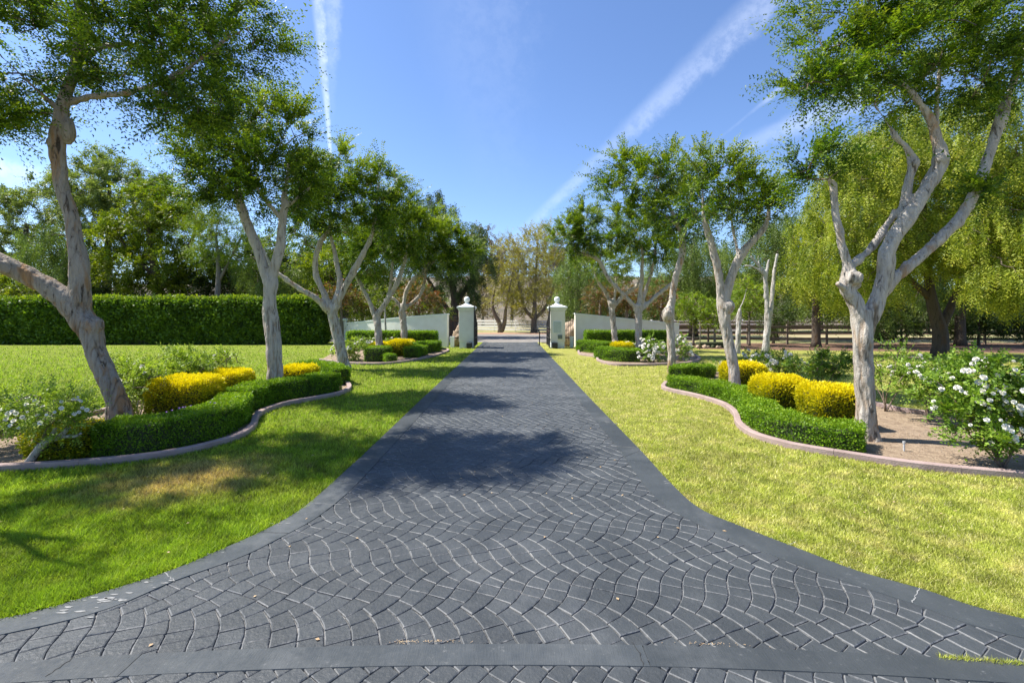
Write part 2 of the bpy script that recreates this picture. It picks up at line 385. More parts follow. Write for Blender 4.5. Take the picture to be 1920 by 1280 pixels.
# driveway outline curves (left/right, outer/inner)
LO = [(0, 1165), (150, 1127), (310, 1077), (400, 1040), (500, 995), (565, 957), (620, 910), (680, 855)]
LI = [(0, 1197), (200, 1148), (325, 1095), (450, 1050), (530, 1010), (600, 970), (665, 915), (725, 850)]
RO = [(1920, 1165), (1725, 1107), (1610, 1075), (1510, 1037), (1390, 990), (1310, 955), (1255, 905), (1205, 850)]
RI = [(1920, 1203), (1710, 1137), (1505, 1067), (1360, 1010), (1260, 960), (1210, 915), (1165, 850)]
def edge(pxs, near, xfar):
    P = near + [gp(*p) for p in pxs]
    C = list(map(tuple, catmull(P, 5)))
    x0 = C[-1][0]
    for Y in (6.5, 8, 10, 13, 17, 22, 26, 30.4): C.append((x0 + (xfar - x0) * min(1, (Y - 5.9) / 4), Y))
    return C
EL_O = edge(LO, [(-9.5, 1.2), (-5.6, 1.9), (-4.1, 2.26)], -1.93); EL_I = edge(LI, [(-9.5, .95), (-5.6, 1.65), (-4.1, 2.02)], -1.63)
ER_O = edge(RO, [(9.5, 1.2), (5.6, 1.9), (4.1, 2.26)], 1.68); ER_I = edge(RI, [(9.5, .95), (5.6, 1.65), (4.1, 2.02)], 1.40)
drive_outer = EL_O + ER_O[::-1] + [(9.5, -5), (-9.5, -5)]
drive_inner = EL_I + ER_I[::-1] + [(9.5, .2), (-9.5, .2)]
driveway = sheet('driveway', drive_outer, 0.004, M['joint']); props(driveway, kind='structure')

lawn = sheet('lawn', [(-60, -6), (60, -6), (60, 19.6), (30, 20.6), (6.5, 25.0), (2.2, 27.5), (1.9, 30.5), (-3.5, 30.5), (-60, 30.5)], 0.0, M['lawn']); props(lawn, kind='structure')
mulch = sheet('mulch_ground', [(5.6, 27.2), (6.8, 24.6), (11, 20.6), (22, 19.9), (60, 18.0), (60, 29.5), (6, 29.5)], -0.004, M['mulch']); props(mulch, kind='structure')
road = sheet('road', [(-60, 30.6), (9, 30.6), (14, 34), (16, 43.5), (-60, 43.5)], -0.01, M['road']); props(road, kind='structure')
verge = sheet('road_verge', [(-120, 43.6), (120, 43.6), (120, 47.5), (-120, 47.5)], -0.008, M['shoulder']); props(verge, kind='structure')
# hills: a strip that rises behind the pasture
V, Fc = [], []
nx, ny = 90, 26
for j in range(ny):
    Y = 75 + 14 * j
    for i in range(nx):
        X = -420 + 840 * i / (nx - 1)
        r = max(0, (Y - 85) / 300)
        z = r ** 1.0 * (30 + 16 * mnoise.noise(Vector((X * .008, Y * .008, 3)))) * (1.15 - .5 * abs(X + 30) / 420) + 2.4 * mnoise.noise(Vector((X * .05, Y * .05, 0))) * min(1, r * 4) - (.4 if j == 0 else 0)
        V.append((X, Y, z - .1))
for j in range(ny - 1):
    for i in range(nx - 1):
        a = j * nx + i; Fc.append((a, a + 1, a + nx + 1, a + nx))
hills = link('hills', pmesh('hills', V, Fc, True), M['hill']); props(hills, kind='structure')

# ------------------------------------------------------------------ driveway stones and bands
def band_obj(name, A, B, z0, z1, m, parent):
    """strip between curves A and B, slightly raised with bevelled edges"""
    A = np.array(A); B = np.array(B); n = min(len(A), len(B)); V, Fc = [], []
    A, B = A[:n], B[:n]; D = nrm(B - A) * .006
    for i in range(n):
        a, b, d = A[i], B[i], D[i]
        V += [(*a, z0), (*(a + d), z1), (*(b - d), z1), (*b, z0)]
    for i in range(n - 1):
        for k in range(3):
            q = i * 4 + k; Fc.append((q, q + 1, q + 5, q + 4))
    me = pmesh(name, V, Fc); bm = bmesh.new(); bm.from_mesh(me); bmesh.ops.recalc_face_normals(bm, faces=bm.faces)
    if sum(f.normal.z for f in bm.faces) < 0: bmesh.ops.reverse_faces(bm, faces=bm.faces)
    bm.to_mesh(me); bm.free()
    return link(name, me, m, parent)
def resamp(C, ys=None, n=140):
    C = np.array(C); s = np.r_[0, np.cumsum(np.linalg.norm(np.diff(C, axis=0), axis=1))]; q = np.linspace(0, s[-1], n)
    return np.c_[np.interp(q, s, C[:, 0]), np.interp(q, s, C[:, 1])]
def offset_pair(O, I, cuts):
    O = resamp(O, n=400); I = resamp(I, n=400)
    return O, I
Ol, Il = offset_pair(EL_O, EL_I, 0); Or, Ir = offset_pair(ER_O, ER_I, 0)
def seam(O, I, breaks, name):
    k0 = 0
    for k1 in breaks + [399]:
        A, B = O[k0:k1 + 1].copy(), I[k0:k1 + 1].copy()
        if len(A) > 2:
            A[0] += (A[1] - A[0]) * .10; B[0] += (B[1] - B[0]) * .10
            band_obj(name, A, B, .003, .0215, M['band'], driveway)
        k0 = k1
seam(Ol, Il, [60, 112, 150, 190, 240, 310], 'concrete_border'); seam(Or, Ir, [66, 120, 160, 205, 260, 330], 'concrete_border')
# cross band near the camera, a shallow arc
def arc_y(x, y0): return y0 - .0195 * x * x
xs = np.linspace(-4.6, 4.6, 60)
for a_, b_ in ((0, 17), (17, 34), (34, 59)):
    xx = xs[a_:b_ + 1].copy(); xx[0] += .004
    band_obj('concrete_band', [(x, arc_y(x, 2.475)) for x in xx], [(x, arc_y(x, 2.315)) for x in xx], .003, .0205, M['band'], driveway)

def ribbon(pts, w, z, name, m):
    P = []
    for a, b_ in zip(pts[:-1], pts[1:]):
        for t in np.linspace(0, 1, 6)[:-1]: P.append((a[0] + (b_[0] - a[0]) * t + random.uniform(-1, 1) * w * 1.2, a[1] + (b_[1] - a[1]) * t + random.uniform(-1, 1) * w * 1.2))
    P.append(pts[-1]); P = np.array(P); T = nrm(np.gradient(P, axis=0)); Nn = np.c_[-T[:, 1], T[:, 0]]; V, Fc = [], []
    for i, p in enumerate(P):
        q = w * random.uniform(.35, .8); V += [(*(p - Nn[i] * q), z), (*(p + Nn[i] * q), z)]
    for i in range(len(P) - 1): Fc.append((2 * i, 2 * i + 1, 2 * i + 3, 2 * i + 2))
    return link(name, pmesh(name, V, Fc), m, driveway)
M['crack'] = simple('dark_crack', (.012, .013, .014), (.03, .03, .03), 40); M['chip'] = simple('bare_concrete_chip', (.15, .155, .155), (.30, .30, .29), 60)
for pts, w, z, m in (([(310, 1078), (318, 1086), (327, 1095)], .005, .0235, 'chip'), ([(1725, 1108), (1716, 1124), (1711, 1136)], .005, .0235, 'chip'), ([(590, 948), (640, 950)], .004, .0235, 'chip'), ([(485, 1002), (540, 1004)], .003, .0235, 'crack'),
                     ([(140, 1237), (112, 1258), (84, 1276)], .004, .0225, 'crack'), ([(1187, 1210), (1200, 1232), (1206, 1254)], .004, .0225, 'crack'), ([(1140, 838), (1190, 842)], .005, .0235, 'chip'), ([(1093, 765), (1118, 766)], .007, .0235, 'crack')):
    ribbon([gp(*p) for p in pts], w, z, 'crack', M[m])
for px, py, n, sx in ((200, 1128, 14, .045), (300, 1098, 6, .04), (120, 1150, 9, .05), (400, 1042, 3, .03), (520, 985, 4, .03), (1102, 752, 5, .06), (1150, 796, 3, .05), (1135, 793, 3, .05), (1256, 908, 4, .03), (1470, 1020, 3, .03), (1590, 1066, 3, .03), (985, 688, 4, .10), (950, 742, 6, .10)):
    cx_, cy_ = gp(px, py)
    for i in range(n):
        x, y, r_ = cx_ + random.gauss(0, sx * 1.6), cy_ + random.gauss(0, sx * .7), sx * random.uniform(.12, .45)
        V = [(x + r_ * random.uniform(.3, 1) * 2.6 * math.cos(a), y + r_ * random.uniform(.4, 1) * .7 * math.sin(a), .0237) for a in np.linspace(0, 2 * math.pi, 9)[:-1]]
        link('chipped_patch', pmesh('chipped_patch', V, [tuple(range(8))]), M['chip'], driveway)

w_, S_, ms_ = .150, .434, .34
def G(u, H): return H * (u * (1 - (1 - ms_) / 2) + (1 - ms_) / (4 * math.pi) * math.sin(2 * math.pi * u))
def slope(u): return 1 - (1 - ms_) * math.sin(math.pi * u) ** 2
stones = []
H_ = S_ + w_ / 2
sec = 0; off = .03; y0 = 2.71 - 3 * S_; sg = -1
PI_ = np.array(drive_inner)
def dev(x, y): # gentle unevenness of the layout
    return (x + .02 * math.sin(y * 1.3 + x * .4), y + .018 * math.sin(x * 1.1) + .01 * math.sin(x * 3.1 + y))
while y0 < 30:
    nst = 4
    for i in range(-34, 35):
        xl0 = off + i * w_; 
        if y0 > 5.2 and abs(xl0) > 2.6: continue
        # column between line at xl0 (left) and xl0+w (right)
        # left line param y: for sg>0 left starts at +w/2, for sg<0 right starts at +w/2
        cuts = []
        for k in range(nst + 1):
            f = k / nst + (0 if k in (0, nst) else random.uniform(-.05, .05) + (.06 if i % 2 else -.06) * math.sin(math.pi * k / nst))
            yl = (w_ / 2 if sg > 0 else 0) + f * S_
            # perpendicular partner on the right line
            u = yl / H_; s = slope(min(1, max(0, u))); yr = yl - sg * s * w_ / (1 + s * s)
            cuts.append((yl, yr))
        for k in range(nst):
            (l0, r0), (l1, r1) = cuts[k], cuts[k + 1]
            P = []
            for q in (0, .5, 1):
                yy = l0 + (l1 - l0) * q; P.append((xl0 + sg * G(yy / H_, H_), y0 + yy))
            for q in (1, .5, 0):
                yy = r0 + (r1 - r0) * q; P.append((xl0 + w_ + sg * G(yy / H_, H_), y0 + yy))
            P = np.array([dev(*p) for p in P]); c = P.mean(0); stones.append((c, P))
    off = off + sg * G(1, H_) - sg * w_ / 2; off = (off + w_ / 2) % w_ - w_ / 2
    y0 += S_; sg = -sg
cs = np.array([s[0] for s in stones])
keep = inpoly(cs[:, 0], cs[:, 1], drive_outer) & (cs[:, 1] > 1.35)
# a stone stays if any corner lies inside the inner line
inn = inpoly(cs[:, 0], cs[:, 1], drive_inner)
for q in range(6):
    pp = np.array([s[1][q] for s in stones]); inn |= inpoly(pp[:, 0], pp[:, 1], drive_inner)
keep &= inn
for q in range(6):
    pp = np.array([s[1][q] for s in stones]); keep &= inpoly(pp[:, 0], pp[:, 1], drive_outer)
b1 = arc_y(cs[:, 0], 2.475); b2 = arc_y(cs[:, 0], 2.315)
stones = [s for s, k in zip(stones, keep) if k]
def stone_geo(c, P, V, Fc, loc):
    b0 = len(V); n = 6
    if c[1] > 12: P = P[[0, 2, 3, 5]]; n = 4
    d = P - c
    z_top = .0175 + random.uniform(-.0022, .0012); tl = (random.uniform(-.012, .012), random.uniform(-.012, .012))
    gap = random.uniform(.958, .972)
    rings = [(gap, .0035, 0), (gap - .025, z_top - .004, 0), (gap - .10, z_top, 0)]
    for f, z, _ in rings:
        for q in d:
            jx = random.uniform(-.0012, .0012); 
            V.append((q[0] * f + jx + (0 if loc else c[0]), q[1] * f + jx + (0 if loc else c[1]), z + q[0] * tl[0] + q[1] * tl[1]))
    mats = []
    for r in range(2):
        for k in range(n):
            a, b = b0 + r * n + k, b0 + r * n + (k + 1) % n; Fc.append((a, a + n, b + n, b)); mats.append(1)
    Fc.append(tuple(b0 + 2 * n + k for k in reversed(range(n)))); mats.append(0)
    return mats
def stone_mesh(lst, name, parent, joined):
    V, Fc, mi, tn = [], [], [], []
    for c, P in lst:
        mm = stone_geo(c, P, V, Fc, not joined); mi += mm; tn += [random.random()] * len(mm)
    me = pmesh(name, V, Fc); me.materials.append(M['stone']); me.materials.append(M['rim'])
    me.polygons.foreach_set('material_index', mi)
    if joined:
        a = me.attributes.new('tone', 'FLOAT_COLOR', 'FACE'); c4 = np.ones((len(tn), 4), np.float32); c4[:, 0] = tn; a.data.foreach_set('color', c4.reshape(-1))
    o = bpy.data.objects.new(name, me); COL.objects.link(o); o.parent = parent
    return o
def in_frame(c):
    x = CX + c[0] * F / c[1]; y = HY + HC * F / c[1]; return -20 < x < 1940 and y < 1290
order = sorted(range(len(stones)), key=lambda i: (not in_frame(stones[i][0]), stones[i][0][1]))
single = order[:298]; rest = order[298:]
for i in single:
    o = stone_mesh([stones[i]], 'paving_stone', driveway, False); o.location = (*stones[i][0], 0)
o = stone_mesh([stones[i] for i in rest], 'paving_stones', driveway, True); props(o, kind='stuff')

# ------------------------------------------------------------------ planting beds: soil and edging
def bed(front, back, label, name='bed_edging'):
    """front/back: edging base pixels; closes into a loop"""
    P = [gp(*p) for p in front] + [gp(*p) for p in back]
    C = catmull(P, 6)[:, :2]
    poly = [tuple(p) for p in C]
    s = sheet('bed_soil', poly, .012, M['soil']); props(s, kind='structure')
    # edging: a low kerb along the loop, split by joints
    root = empty('bed_edging', (*P[0], 0), 0, label, 'bed edging', 'concrete edgings of the planting beds')
    C = resamp(C, n=int(np.linalg.norm(np.diff(C, axis=0), axis=1).sum() / .09)); T = nrm(np.gradient(C, axis=0)); Nn = np.c_[-T[:, 1], T[:, 0]]
    k0 = 0; step = 14
    while k0 < len(C) - 2:
        k1 = min(len(C) - 1, k0 + step + random.randint(-2, 3)); V, Fc = [], []
        for i in range(k0, k1 + 1):
            for w, z in ((-.055, -.02), (-.055, .075), (-.045, .085), (.035, .085), (.045, .075), (.045, -.02)):
                p = C[i] + Nn[i] * w
                if i == k0: p = p + T[i] * .004
                V.append((p[0] - P[0][0], p[1] - P[0][1], z))
        nn = k1 - k0 + 1
        for i in range(nn - 1):
            for k in range(5): Fc.append((i * 6 + k, i * 6 + k + 1, (i + 1) * 6 + k + 1, (i + 1) * 6 + k))
        Fc.append(tuple(range(6))); Fc.append(tuple((nn - 1) * 6 + k for k in reversed(range(6))))
        me = pmesh('edging_section', V, Fc); bm = bmesh.new(); bm.from_mesh(me); bmesh.ops.recalc_face_normals(bm, faces=bm.faces); bm.to_mesh(me); bm.free()
        link('edging_section', me, M['edging'], root)
        k0 = k1
    return poly
bedL = bed([(-560, 905), (-250, 893), (0, 883), (112, 877), (240, 866), (337, 852), (405, 836), (450, 821), (474, 802), (480, 785), (499, 772), (540, 759), (600, 748), (640, 739), (655, 728)],
           [(640, 716), (590, 710), (480, 728), (295, 752), (169, 780), (30, 817), (-150, 838), (-500, 860)], 'pinkish curved concrete edging round the near left bed with the leaning tree')
bedR = bed([(1249, 720), (1247, 731), (1306, 745), (1354, 760), (1379, 778), (1386, 798), (1411, 818), (1464, 835), (1509, 845), (1606, 861), (1728, 879), (1920, 897), (2200, 915), (2500, 925)],
           [(2480, 850), (2100, 815), (1728, 777), (1647, 762), (1540, 735), (1400, 708), (1300, 700)], 'pinkish curved concrete edging round the near right bed with the big forked tree')
bedL2 = bed([(600, 676), (650, 682), (700, 684), (745, 681), (790, 674), (828, 664), (838, 656)], [(790, 652), (700, 655), (620, 664)], 'low edging round the small bed by the left gate wall')
bedR2 = bed([(1085, 657), (1088, 665), (1118, 670), (1122, 677), (1150, 685), (1200, 686), (1250, 684), (1290, 682)], [(1310, 672), (1270, 658), (1180, 652), (1110, 651)], 'low edging round the small bed by the right gate wall')
beds = [bedL, bedR, bedL2, bedR2]

# ------------------------------------------------------------------ foliage engine
TRI = False
def leaves_from(P, D, Nv, Ln, Wd):
    """rhombus leaves: base P, direction D, normal Nv"""
    S = nrm(np.cross(Nv, D)) * Wd[:, None] * .5; T = D * Ln[:, None]; up = Nv * (Wd[:, None] * .12)
    if TRI: return np.stack([P, P + T * .55 + S * 1.55, P + T - S * .45], 1)
    return np.stack([P, P + T * .48 + S + up, P + T, P + T * .48 - S + up], 1)
def rv(n): return nrm(rng.normal(size=(n, 3)))
def sprays(P0, D, length, m, ll, lw, droop=.3, newp=.5, tone=None, flat=.55, young=None):
    n = len(P0); t = (np.arange(m) + .5) / m; t = np.broadcast_to(t, (n, m))
    ref = nrm(np.array([0, 0, 1.0]) + rng.normal(size=(n, 3)) * .45); S = nrm(np.cross(D, ref)); U = np.cross(S, D)
    side = np.where(np.arange(m) % 2 == 0, 1., -1.)[None, :, None]
    pos = P0[:, None] + D[:, None] * (length[:, None] * t)[..., None]
    pos = pos + np.array([0, 0, -1.0]) * (droop * length[:, None] * t ** 2)[..., None]
    ld = nrm(D[:, None] * .75 + side * S[:, None] * .85 + rng.normal(size=(n, m, 3)) * .16 + np.array([0, 0, -1.]) * (droop * .8 * t)[..., None])
    nv = U[:, None] * (flat + .35) + rng.normal(size=(n, m, 3)) * .34; nv = nv - ld * (nv * ld).sum(-1, keepdims=True); nv = nrm(nv)
    sc = rng.uniform(.7, 1.2, (n, m)) * (1 - .25 * t)
    Q = leaves_from(pos.reshape(-1, 3), ld.reshape(-1, 3), nv.reshape(-1, 3), (ll * sc).reshape(-1), (lw * sc).reshape(-1))
    if tone is None: tone = rng.random(n)
    new = np.clip((t - .55) * 2.2, 0, 1) * (rng.random((n, 1)) < newp) * rng.uniform(.3, 1, (n, 1))
    if young is not None: new = np.clip(new * .6 + young[:, None] * (.35 + .65 * t) * rng.uniform(.3, 1, (n, m)), 0, 1)
    cols = np.stack([rng.random((n, m)), np.broadcast_to(tone[:, None], (n, m)), new], -1).reshape(-1, 3)
    return Q, cols

def fuse(V, Fc, voxel, smooth, disp, dscale, grooves=0.0):
    me = pmesh('tmp', V, Fc); o = bpy.data.objects.new('tmp', me); COL.objects.link(o)
    r = o.modifiers.new('r', 'REMESH'); r.mode = 'VOXEL'; r.voxel_size = voxel
    s = o.modifiers.new('s', 'SMOOTH'); s.factor = .5; s.iterations = smooth
    dg = bpy.context.evaluated_depsgraph_get(); ev = o.evaluated_get(dg); out = bpy.data.meshes.new_from_object(ev)
    bpy.data.objects.remove(o); bpy.data.meshes.remove(me)
    n = len(out.vertices); co = np.empty(n * 3, np.float32); no = np.empty(n * 3, np.float32)
    out.vertices.foreach_get('co', co); out.vertex_normals.foreach_get('vector', no); co = co.reshape(-1, 3); no = no.reshape(-1, 3)
    d = np.empty(n); gr = np.zeros(n, np.float32)
    for i in range(n):
        x, y, z = co[i] * dscale
        v = mnoise.fractal(Vector((x * 2.2, y * 2.2, z * .9)), 1.0, 2.2, 3)
        if grooves:
            g = mnoise.noise(Vector((x * 4.5, y * 4.5, z * .55 + 7))); q = max(0, .20 - abs(g)) * 5 * (1 if z < dscale * 2.0 else .45); v -= grooves * q; gr[i] = q
        d[i] = v
    co += no * (d * disp)[:, None]
    out.vertices.foreach_set('co', co.reshape(-1)); out.update(); out.shade_smooth()
    ga = out.attributes.new('fissure', 'FLOAT', 'POINT'); ga.data.foreach_set('value', gr)
    return out

def make_tree(name, label, cat, Y, limbs, crowns, lm, bm_, leaf=(.05, .022), lai=2.2, style='up', group=None, nat=None, spl=.5,
              base=None, twigs=True, newp=.5, m=20, voxel=None, extra=None, detail=True, droop=.25, clumpn=9, seedsk=None, gap=0.0, shell=.55):
    """limbs: list of [(px,py,dY,r_px)...] at depth Y; py None puts the point on the ground. crowns: (cx,cy,rx,ry,dY,rd)"""
    global TRI
    TRI = name != 'rose_bush'
    k = Y / F
    bx = (limbs[0][0][0] - CX) * k; root = empty(name, (bx, Y, 0), 0, label, cat, group); R0 = np.array([bx, Y, 0.])
    V, Fc = [], []; nodes = []; nrad = []
    for li, lb in enumerate(limbs):
        P = []
        for px, py, dy, r in lb:
            p = np.array(at(px, py if py is not None else 0, Y)) if py is not None else np.array([(px - CX) * k, Y, -.05])
            kk = k; p[1] += dy; P.append((*(p - R0), r * kk * (.80 if detail else 1)))
        C = catmull(P, 5 if detail else 3); C[:, 3] = np.maximum(C[:, 3], .004)
        if li == 0 and limbs[0][0][1] is None:   # root flare
            fl = np.exp(-np.maximum(C[:, 2], 0) / .10) * .28; C[:, 3] *= 1 + fl
        tube(C[:, :3], C[:, 3], 14 if detail else 7, V, Fc, True, .18 if detail else 0, li * 3.1)
        h = len(C) // 2 if li else int(len(C) * .85)
        for q in C[h:]: nodes.append(q[:3]); nrad.append(q[3])
    if extra: extra(V, Fc, R0, k)
    if detail:
        vx = voxel or max(.019, Y * .0022)
        me = fuse(V, Fc, vx, 2 if Y < 8 else 3, max(vx * .8, .022 if Y < 8 else 0), 3.0, .7)
    else: me = pmesh('trunk', V, Fc, True)
    tr = link('trunk', me, bm_, root)
    if not crowns: return root
    # attractors
    E = np.array([[*(np.array(at(c[0], c[1], Y)) + [0, c[4], 0] - R0), c[2] * k, c[5], c[3] * k] for c in crowns])
    vol = E[:, 3] * E[:, 4] * E[:, 5]; area = (math.pi * E[:, 3] * E[:, 5]).sum()
    na = int(nat * (.55 if style == 'up' and Y < 24 else 1)) if nat else int(np.clip(vol.sum() * 14, 40, 420)); pick = rng.choice(len(E), na, p=(vol ** .8) / (vol ** .8).sum())
    k5 = min(6, max(1, na // (2 * len(E)))); pick[:len(E) * k5] = np.repeat(np.arange(len(E)), k5)
    u = rv(na) * (rng.uniform(.1, 1, na) ** (shell))[:, None]
    A = E[pick, :3] + u * E[pick, 3:6]
    nodes = list(np.array(nodes)); nrad = list(nrad); par = [-1] * len(nodes); n0 = len(nodes)
    NA = np.array(nodes); dist = np.array([np.linalg.norm(NA - a, axis=1).min() for a in A]); idx = np.argsort(dist); tipn = []
    for i in idx:
        a = A[i]; ND = np.array(nodes); dd = np.linalg.norm(ND - a, axis=1) + .25 * np.maximum(0, ND[:, 2] - a[2]); j = int(dd.argmin()); p = ND[j]
        d = np.linalg.norm(a - p)
        if d > .35 * max(1, spl):
            mid = p + (a - p) * .5 + rng.normal(size=3) * d * .08 + np.array([0, 0, d * .06 * (1 if style == 'up' else 2)])
            nodes.append(mid); nrad.append(0); par.append(j); j = len(nodes) - 1
        nodes.append(a); nrad.append(0); par.append(j); tipn.append(len(nodes) - 1)
    acc = np.zeros(len(nodes)); 
    for i in range(len(nodes) - 1, n0 - 1, -1):
        acc[i] = max(acc[i], (.005 * (1 + Y * .03)) ** 2.2) ; acc[par[i]] += acc[i]
    if twigs:
        V, Fc = [], []
        for i in range(n0, len(nodes)):
            r1 = acc[i] ** (1 / 2.2); j = par[i]
            r0 = min(acc[j] ** (1 / 2.2), nrad[j] if j < n0 else 1e9, r1 * 1.8); r1 = min(r1, r0 * 1.0)
            b = Vector(nodes[j]); e = Vector(nodes[i])
            if (e - b).length < 1e-4: continue
            tube([b, b.lerp(e, .5) + Vector((0, 0, .0)), e], [r0, (r0 + r1) / 2, r1], 5, V, Fc, False)
        if V: props(link('branches', pmesh('branches', V, Fc, True), M['twig'] if Y < 30 else bm_, root), kind='stuff')
    # sprays
    A = np.array([nodes[i] for i in tipn]); na = len(A)
    ll, lw = leaf; lai = lai * (2.5 if style == 'up' and Y < 24 else 2.0); total = lai * area / (ll * lw * .5); ns = max(1, int(total / m / na))
    ctr = E[pick[idx], :3]
    out = nrm(A - ctr)
    PR = np.repeat(A, ns, 0); OUT = np.repeat(out, ns, 0); n = len(PR)
    if style == 'up':
        D = nrm(OUT * .8 + np.array([0, 0, .42]) + rng.normal(size=(n, 3)) * .42)
    elif style == 'weep':
        D = nrm(OUT * .18 + np.array([0, 0, -1.0]) + rng.normal(size=(n, 3)) * .16)
    else: D = nrm(OUT * .6 + np.array([0, 0, .2]) + rng.normal(size=(n, 3)) * .8)
    Lr = spl * rng.uniform(.5, 1.25, n)
    long_ = rng.random(n) < .12; 
    if style == 'up': Lr = Lr * np.where(long_, 1.75, 1)
    jit = rv(n) * (spl * .2 * rng.random(n))[:, None] * (2.2 if style == 'weep' else 1)
    tone = np.clip(np.repeat(rng.random(na), ns) * .65 + rng.random(n) * .35, 0, 1)
    zc, zs = A[:, 2].mean(), A[:, 2].std() + .01
    young = np.clip(.25 + .35 * (PR[:, 2] - zc) / zs + .9 * (D[:, 2] - .5), 0, 1) * (rng.random(n) < .65) if style == 'up' else None
    Q, cols = sprays(PR + jit, D, Lr, m, ll, lw, droop if style != 'weep' else 0.02, newp, tone, young=young)
    if gap:
        kp = rng.random(len(Q)) > gap; Q, cols = Q[kp], cols[kp]
    cr = link('crown', quads_mesh('crown', Q, cols), lm, root)
    return root

# ------------------------------------------------------------------ the avenue trees
def blob(px, py, dy, r, sx=1, sz=1):
    def f(V, Fc, R0, k):
        c = np.array(at(px, py, R0[1])) + [0, dy, 0] - R0
        P = [c + np.array([0, 0, z * r * k * sz]) for z in (-1, -.7, -.2, .35, .8, 1.0)]
        tube(P, [r * k * .3, r * k * .8, r * k * 1.0, r * k * .95, r * k * .6, r * k * .2], 12, V, Fc, True, .5, px)
    return f
def multi(*fs):
    def f(V, Fc, R0, k):
        for g in fs: g(V, Fc, R0, k)
    return f
AV = 'pale-trunked trees lining the driveway'
t1 = make_tree('avenue_tree', 'large tree leaning left in the near left bed, sawn stub on its low limb', 'tree', 6.9,
    [[(232, None, 0, 27), (222, 760, 0, 23), (200, 705, 0, 22), (178, 650, 0, 22), (165, 615, 0, 25), (150, 590, 0, 25), (146, 575, 0, 20)],
     [(152, 600, 0, 20), (150, 545, 0, 20), (147, 480, 0, 16), (131, 400, 0, 15), (113, 330, 0, 14.5), (106, 270, 0, 15.5), (116, 215, 0, 15), (125, 180, 0, 13), (140, 130, 0, 11), (152, 60, 0, 11), (150, -30, 0, 10), (165, -120, .2, 7), (190, -220, .3, 4)],
     [(160, 612, 0, 24), (125, 560, -.05, 24), (80, 522, -.15, 21), (30, 490, -.3, 18), (-40, 450, -.5, 16), (-120, 380, -.8, 13), (-180, 250, -1.0, 9), (-190, 130, -1.2, 5)],
     [(124, 192, 0, 9), (200, 193, -.2, 7), (290, 188, -.3, 6), (380, 160, -.4, 5), (450, 108, -.4, 3.5), (500, 80, -.4, 2)],
     [(290, 188, -.3, 5), (380, 205, -.4, 4), (450, 225, -.5, 2.5)],
     [(150, 105, 0, 7), (190, 80, .1, 6), (260, 52, .3, 4.5), (330, 0, .4, 3)],
     [(146, 50, 0, 6), (100, 35, 0, 5), (40, 5, -.1, 3)],
     [(118, 215, 0, 6), (90, 170, -.3, 4), (50, 120, -.5, 2.5)],
     [(60, 512, -.2, 12), (50, 503, -.5, 15), (44, 500, -.66, 16)]],
    [(330, 70, 170, 95, -.2, 1.1), (450, 110, 90, 65, -.4, .8), (250, 125, 90, 50, 0, 1.0), (415, 215, 75, 32, -.4, .6), (330, 155, 110, 45, -.3, .7), (70, 110, 80, 85, -.1, .9),
     (35, 205, 55, 50, -.4, .6), (380, 240, 60, 26, -.4, .5), (110, 60, 60, 40, -.4, .6), (20, 240, 70, 30, -.4, .5), (150, -80, 200, 90, .2, 1.3), (370, -30, 120, 60, .1, .9), (-150, 100, 110, 80, -1.2, 1.0), (-60, -20, 110, 90, -.4, 1.1)],
    M['leaf'], M['bark_rough'], (.070, .033), 2.2, group=AV, spl=.60, nat=460, extra=multi(blob(172, 610, -.02, 19, 1, 1), blob(128, 245, 0, 12, 1, 2.2), blob(101, 268, -.03, 9)))
cs_ = link('cut_stub', pmesh('cut_stub', *lathe([(.118, -.012), (.121, 0), (.10, .004), (.03, .006)], 20), True), M['cut_wood'], t1)
p_ = at(44, 500, 6.9); cs_.location = (p_.x - t1.location.x, -.69, p_.z); cs_.rotation_euler = (math.radians(88), 0, math.radians(-14))

make_tree('avenue_tree', 'second tree from the left front, slim smooth trunk forking in two behind the low hedge', 'tree', 10.3,
    [[(517, None, 0, 17), (513, 650, 0, 16), (508, 600, 0, 18), (506, 560, 0, 14.5), (507, 530, 0, 16), (505, 515, 0, 13)],
     [(503, 530, 0, 12), (485, 472, 0, 11.5), (466, 425, 0, 10.5), (449, 372, 0, 9), (440, 320, .1, 6), (425, 270, .1, 3)],
     [(508, 525, 0, 12), (524, 468, 0, 11), (530, 415, 0, 9), (536, 350, 0, 6), (545, 285, 0, 3)],
     [(449, 380, 0, 6), (420, 345, -.2, 4), (390, 330, -.3, 2)], [(530, 415, 0, 6), (490, 350, -.3, 4), (480, 300, -.3, 2)], [(533, 390, 0, 5), (570, 350, .2, 3), (585, 320, .2, 2)]],
    [(450, 285, 90, 70, 0, 1.1), (520, 335, 72, 55, 0, 1.1), (545, 262, 48, 62, 0, .8), (375, 350, 45, 42, -.1, .8), (470, 378, 95, 30, 0, .9), (560, 320, 36, 45, .1, .7), (430, 240, 55, 50, .2, .8), (385, 300, 45, 50, .2, .7), (490, 215, 35, 35, 0, .6)],
    M['leaf'], M['bark'], (.090, .042), 3.0, group=AV, spl=.66, nat=330)
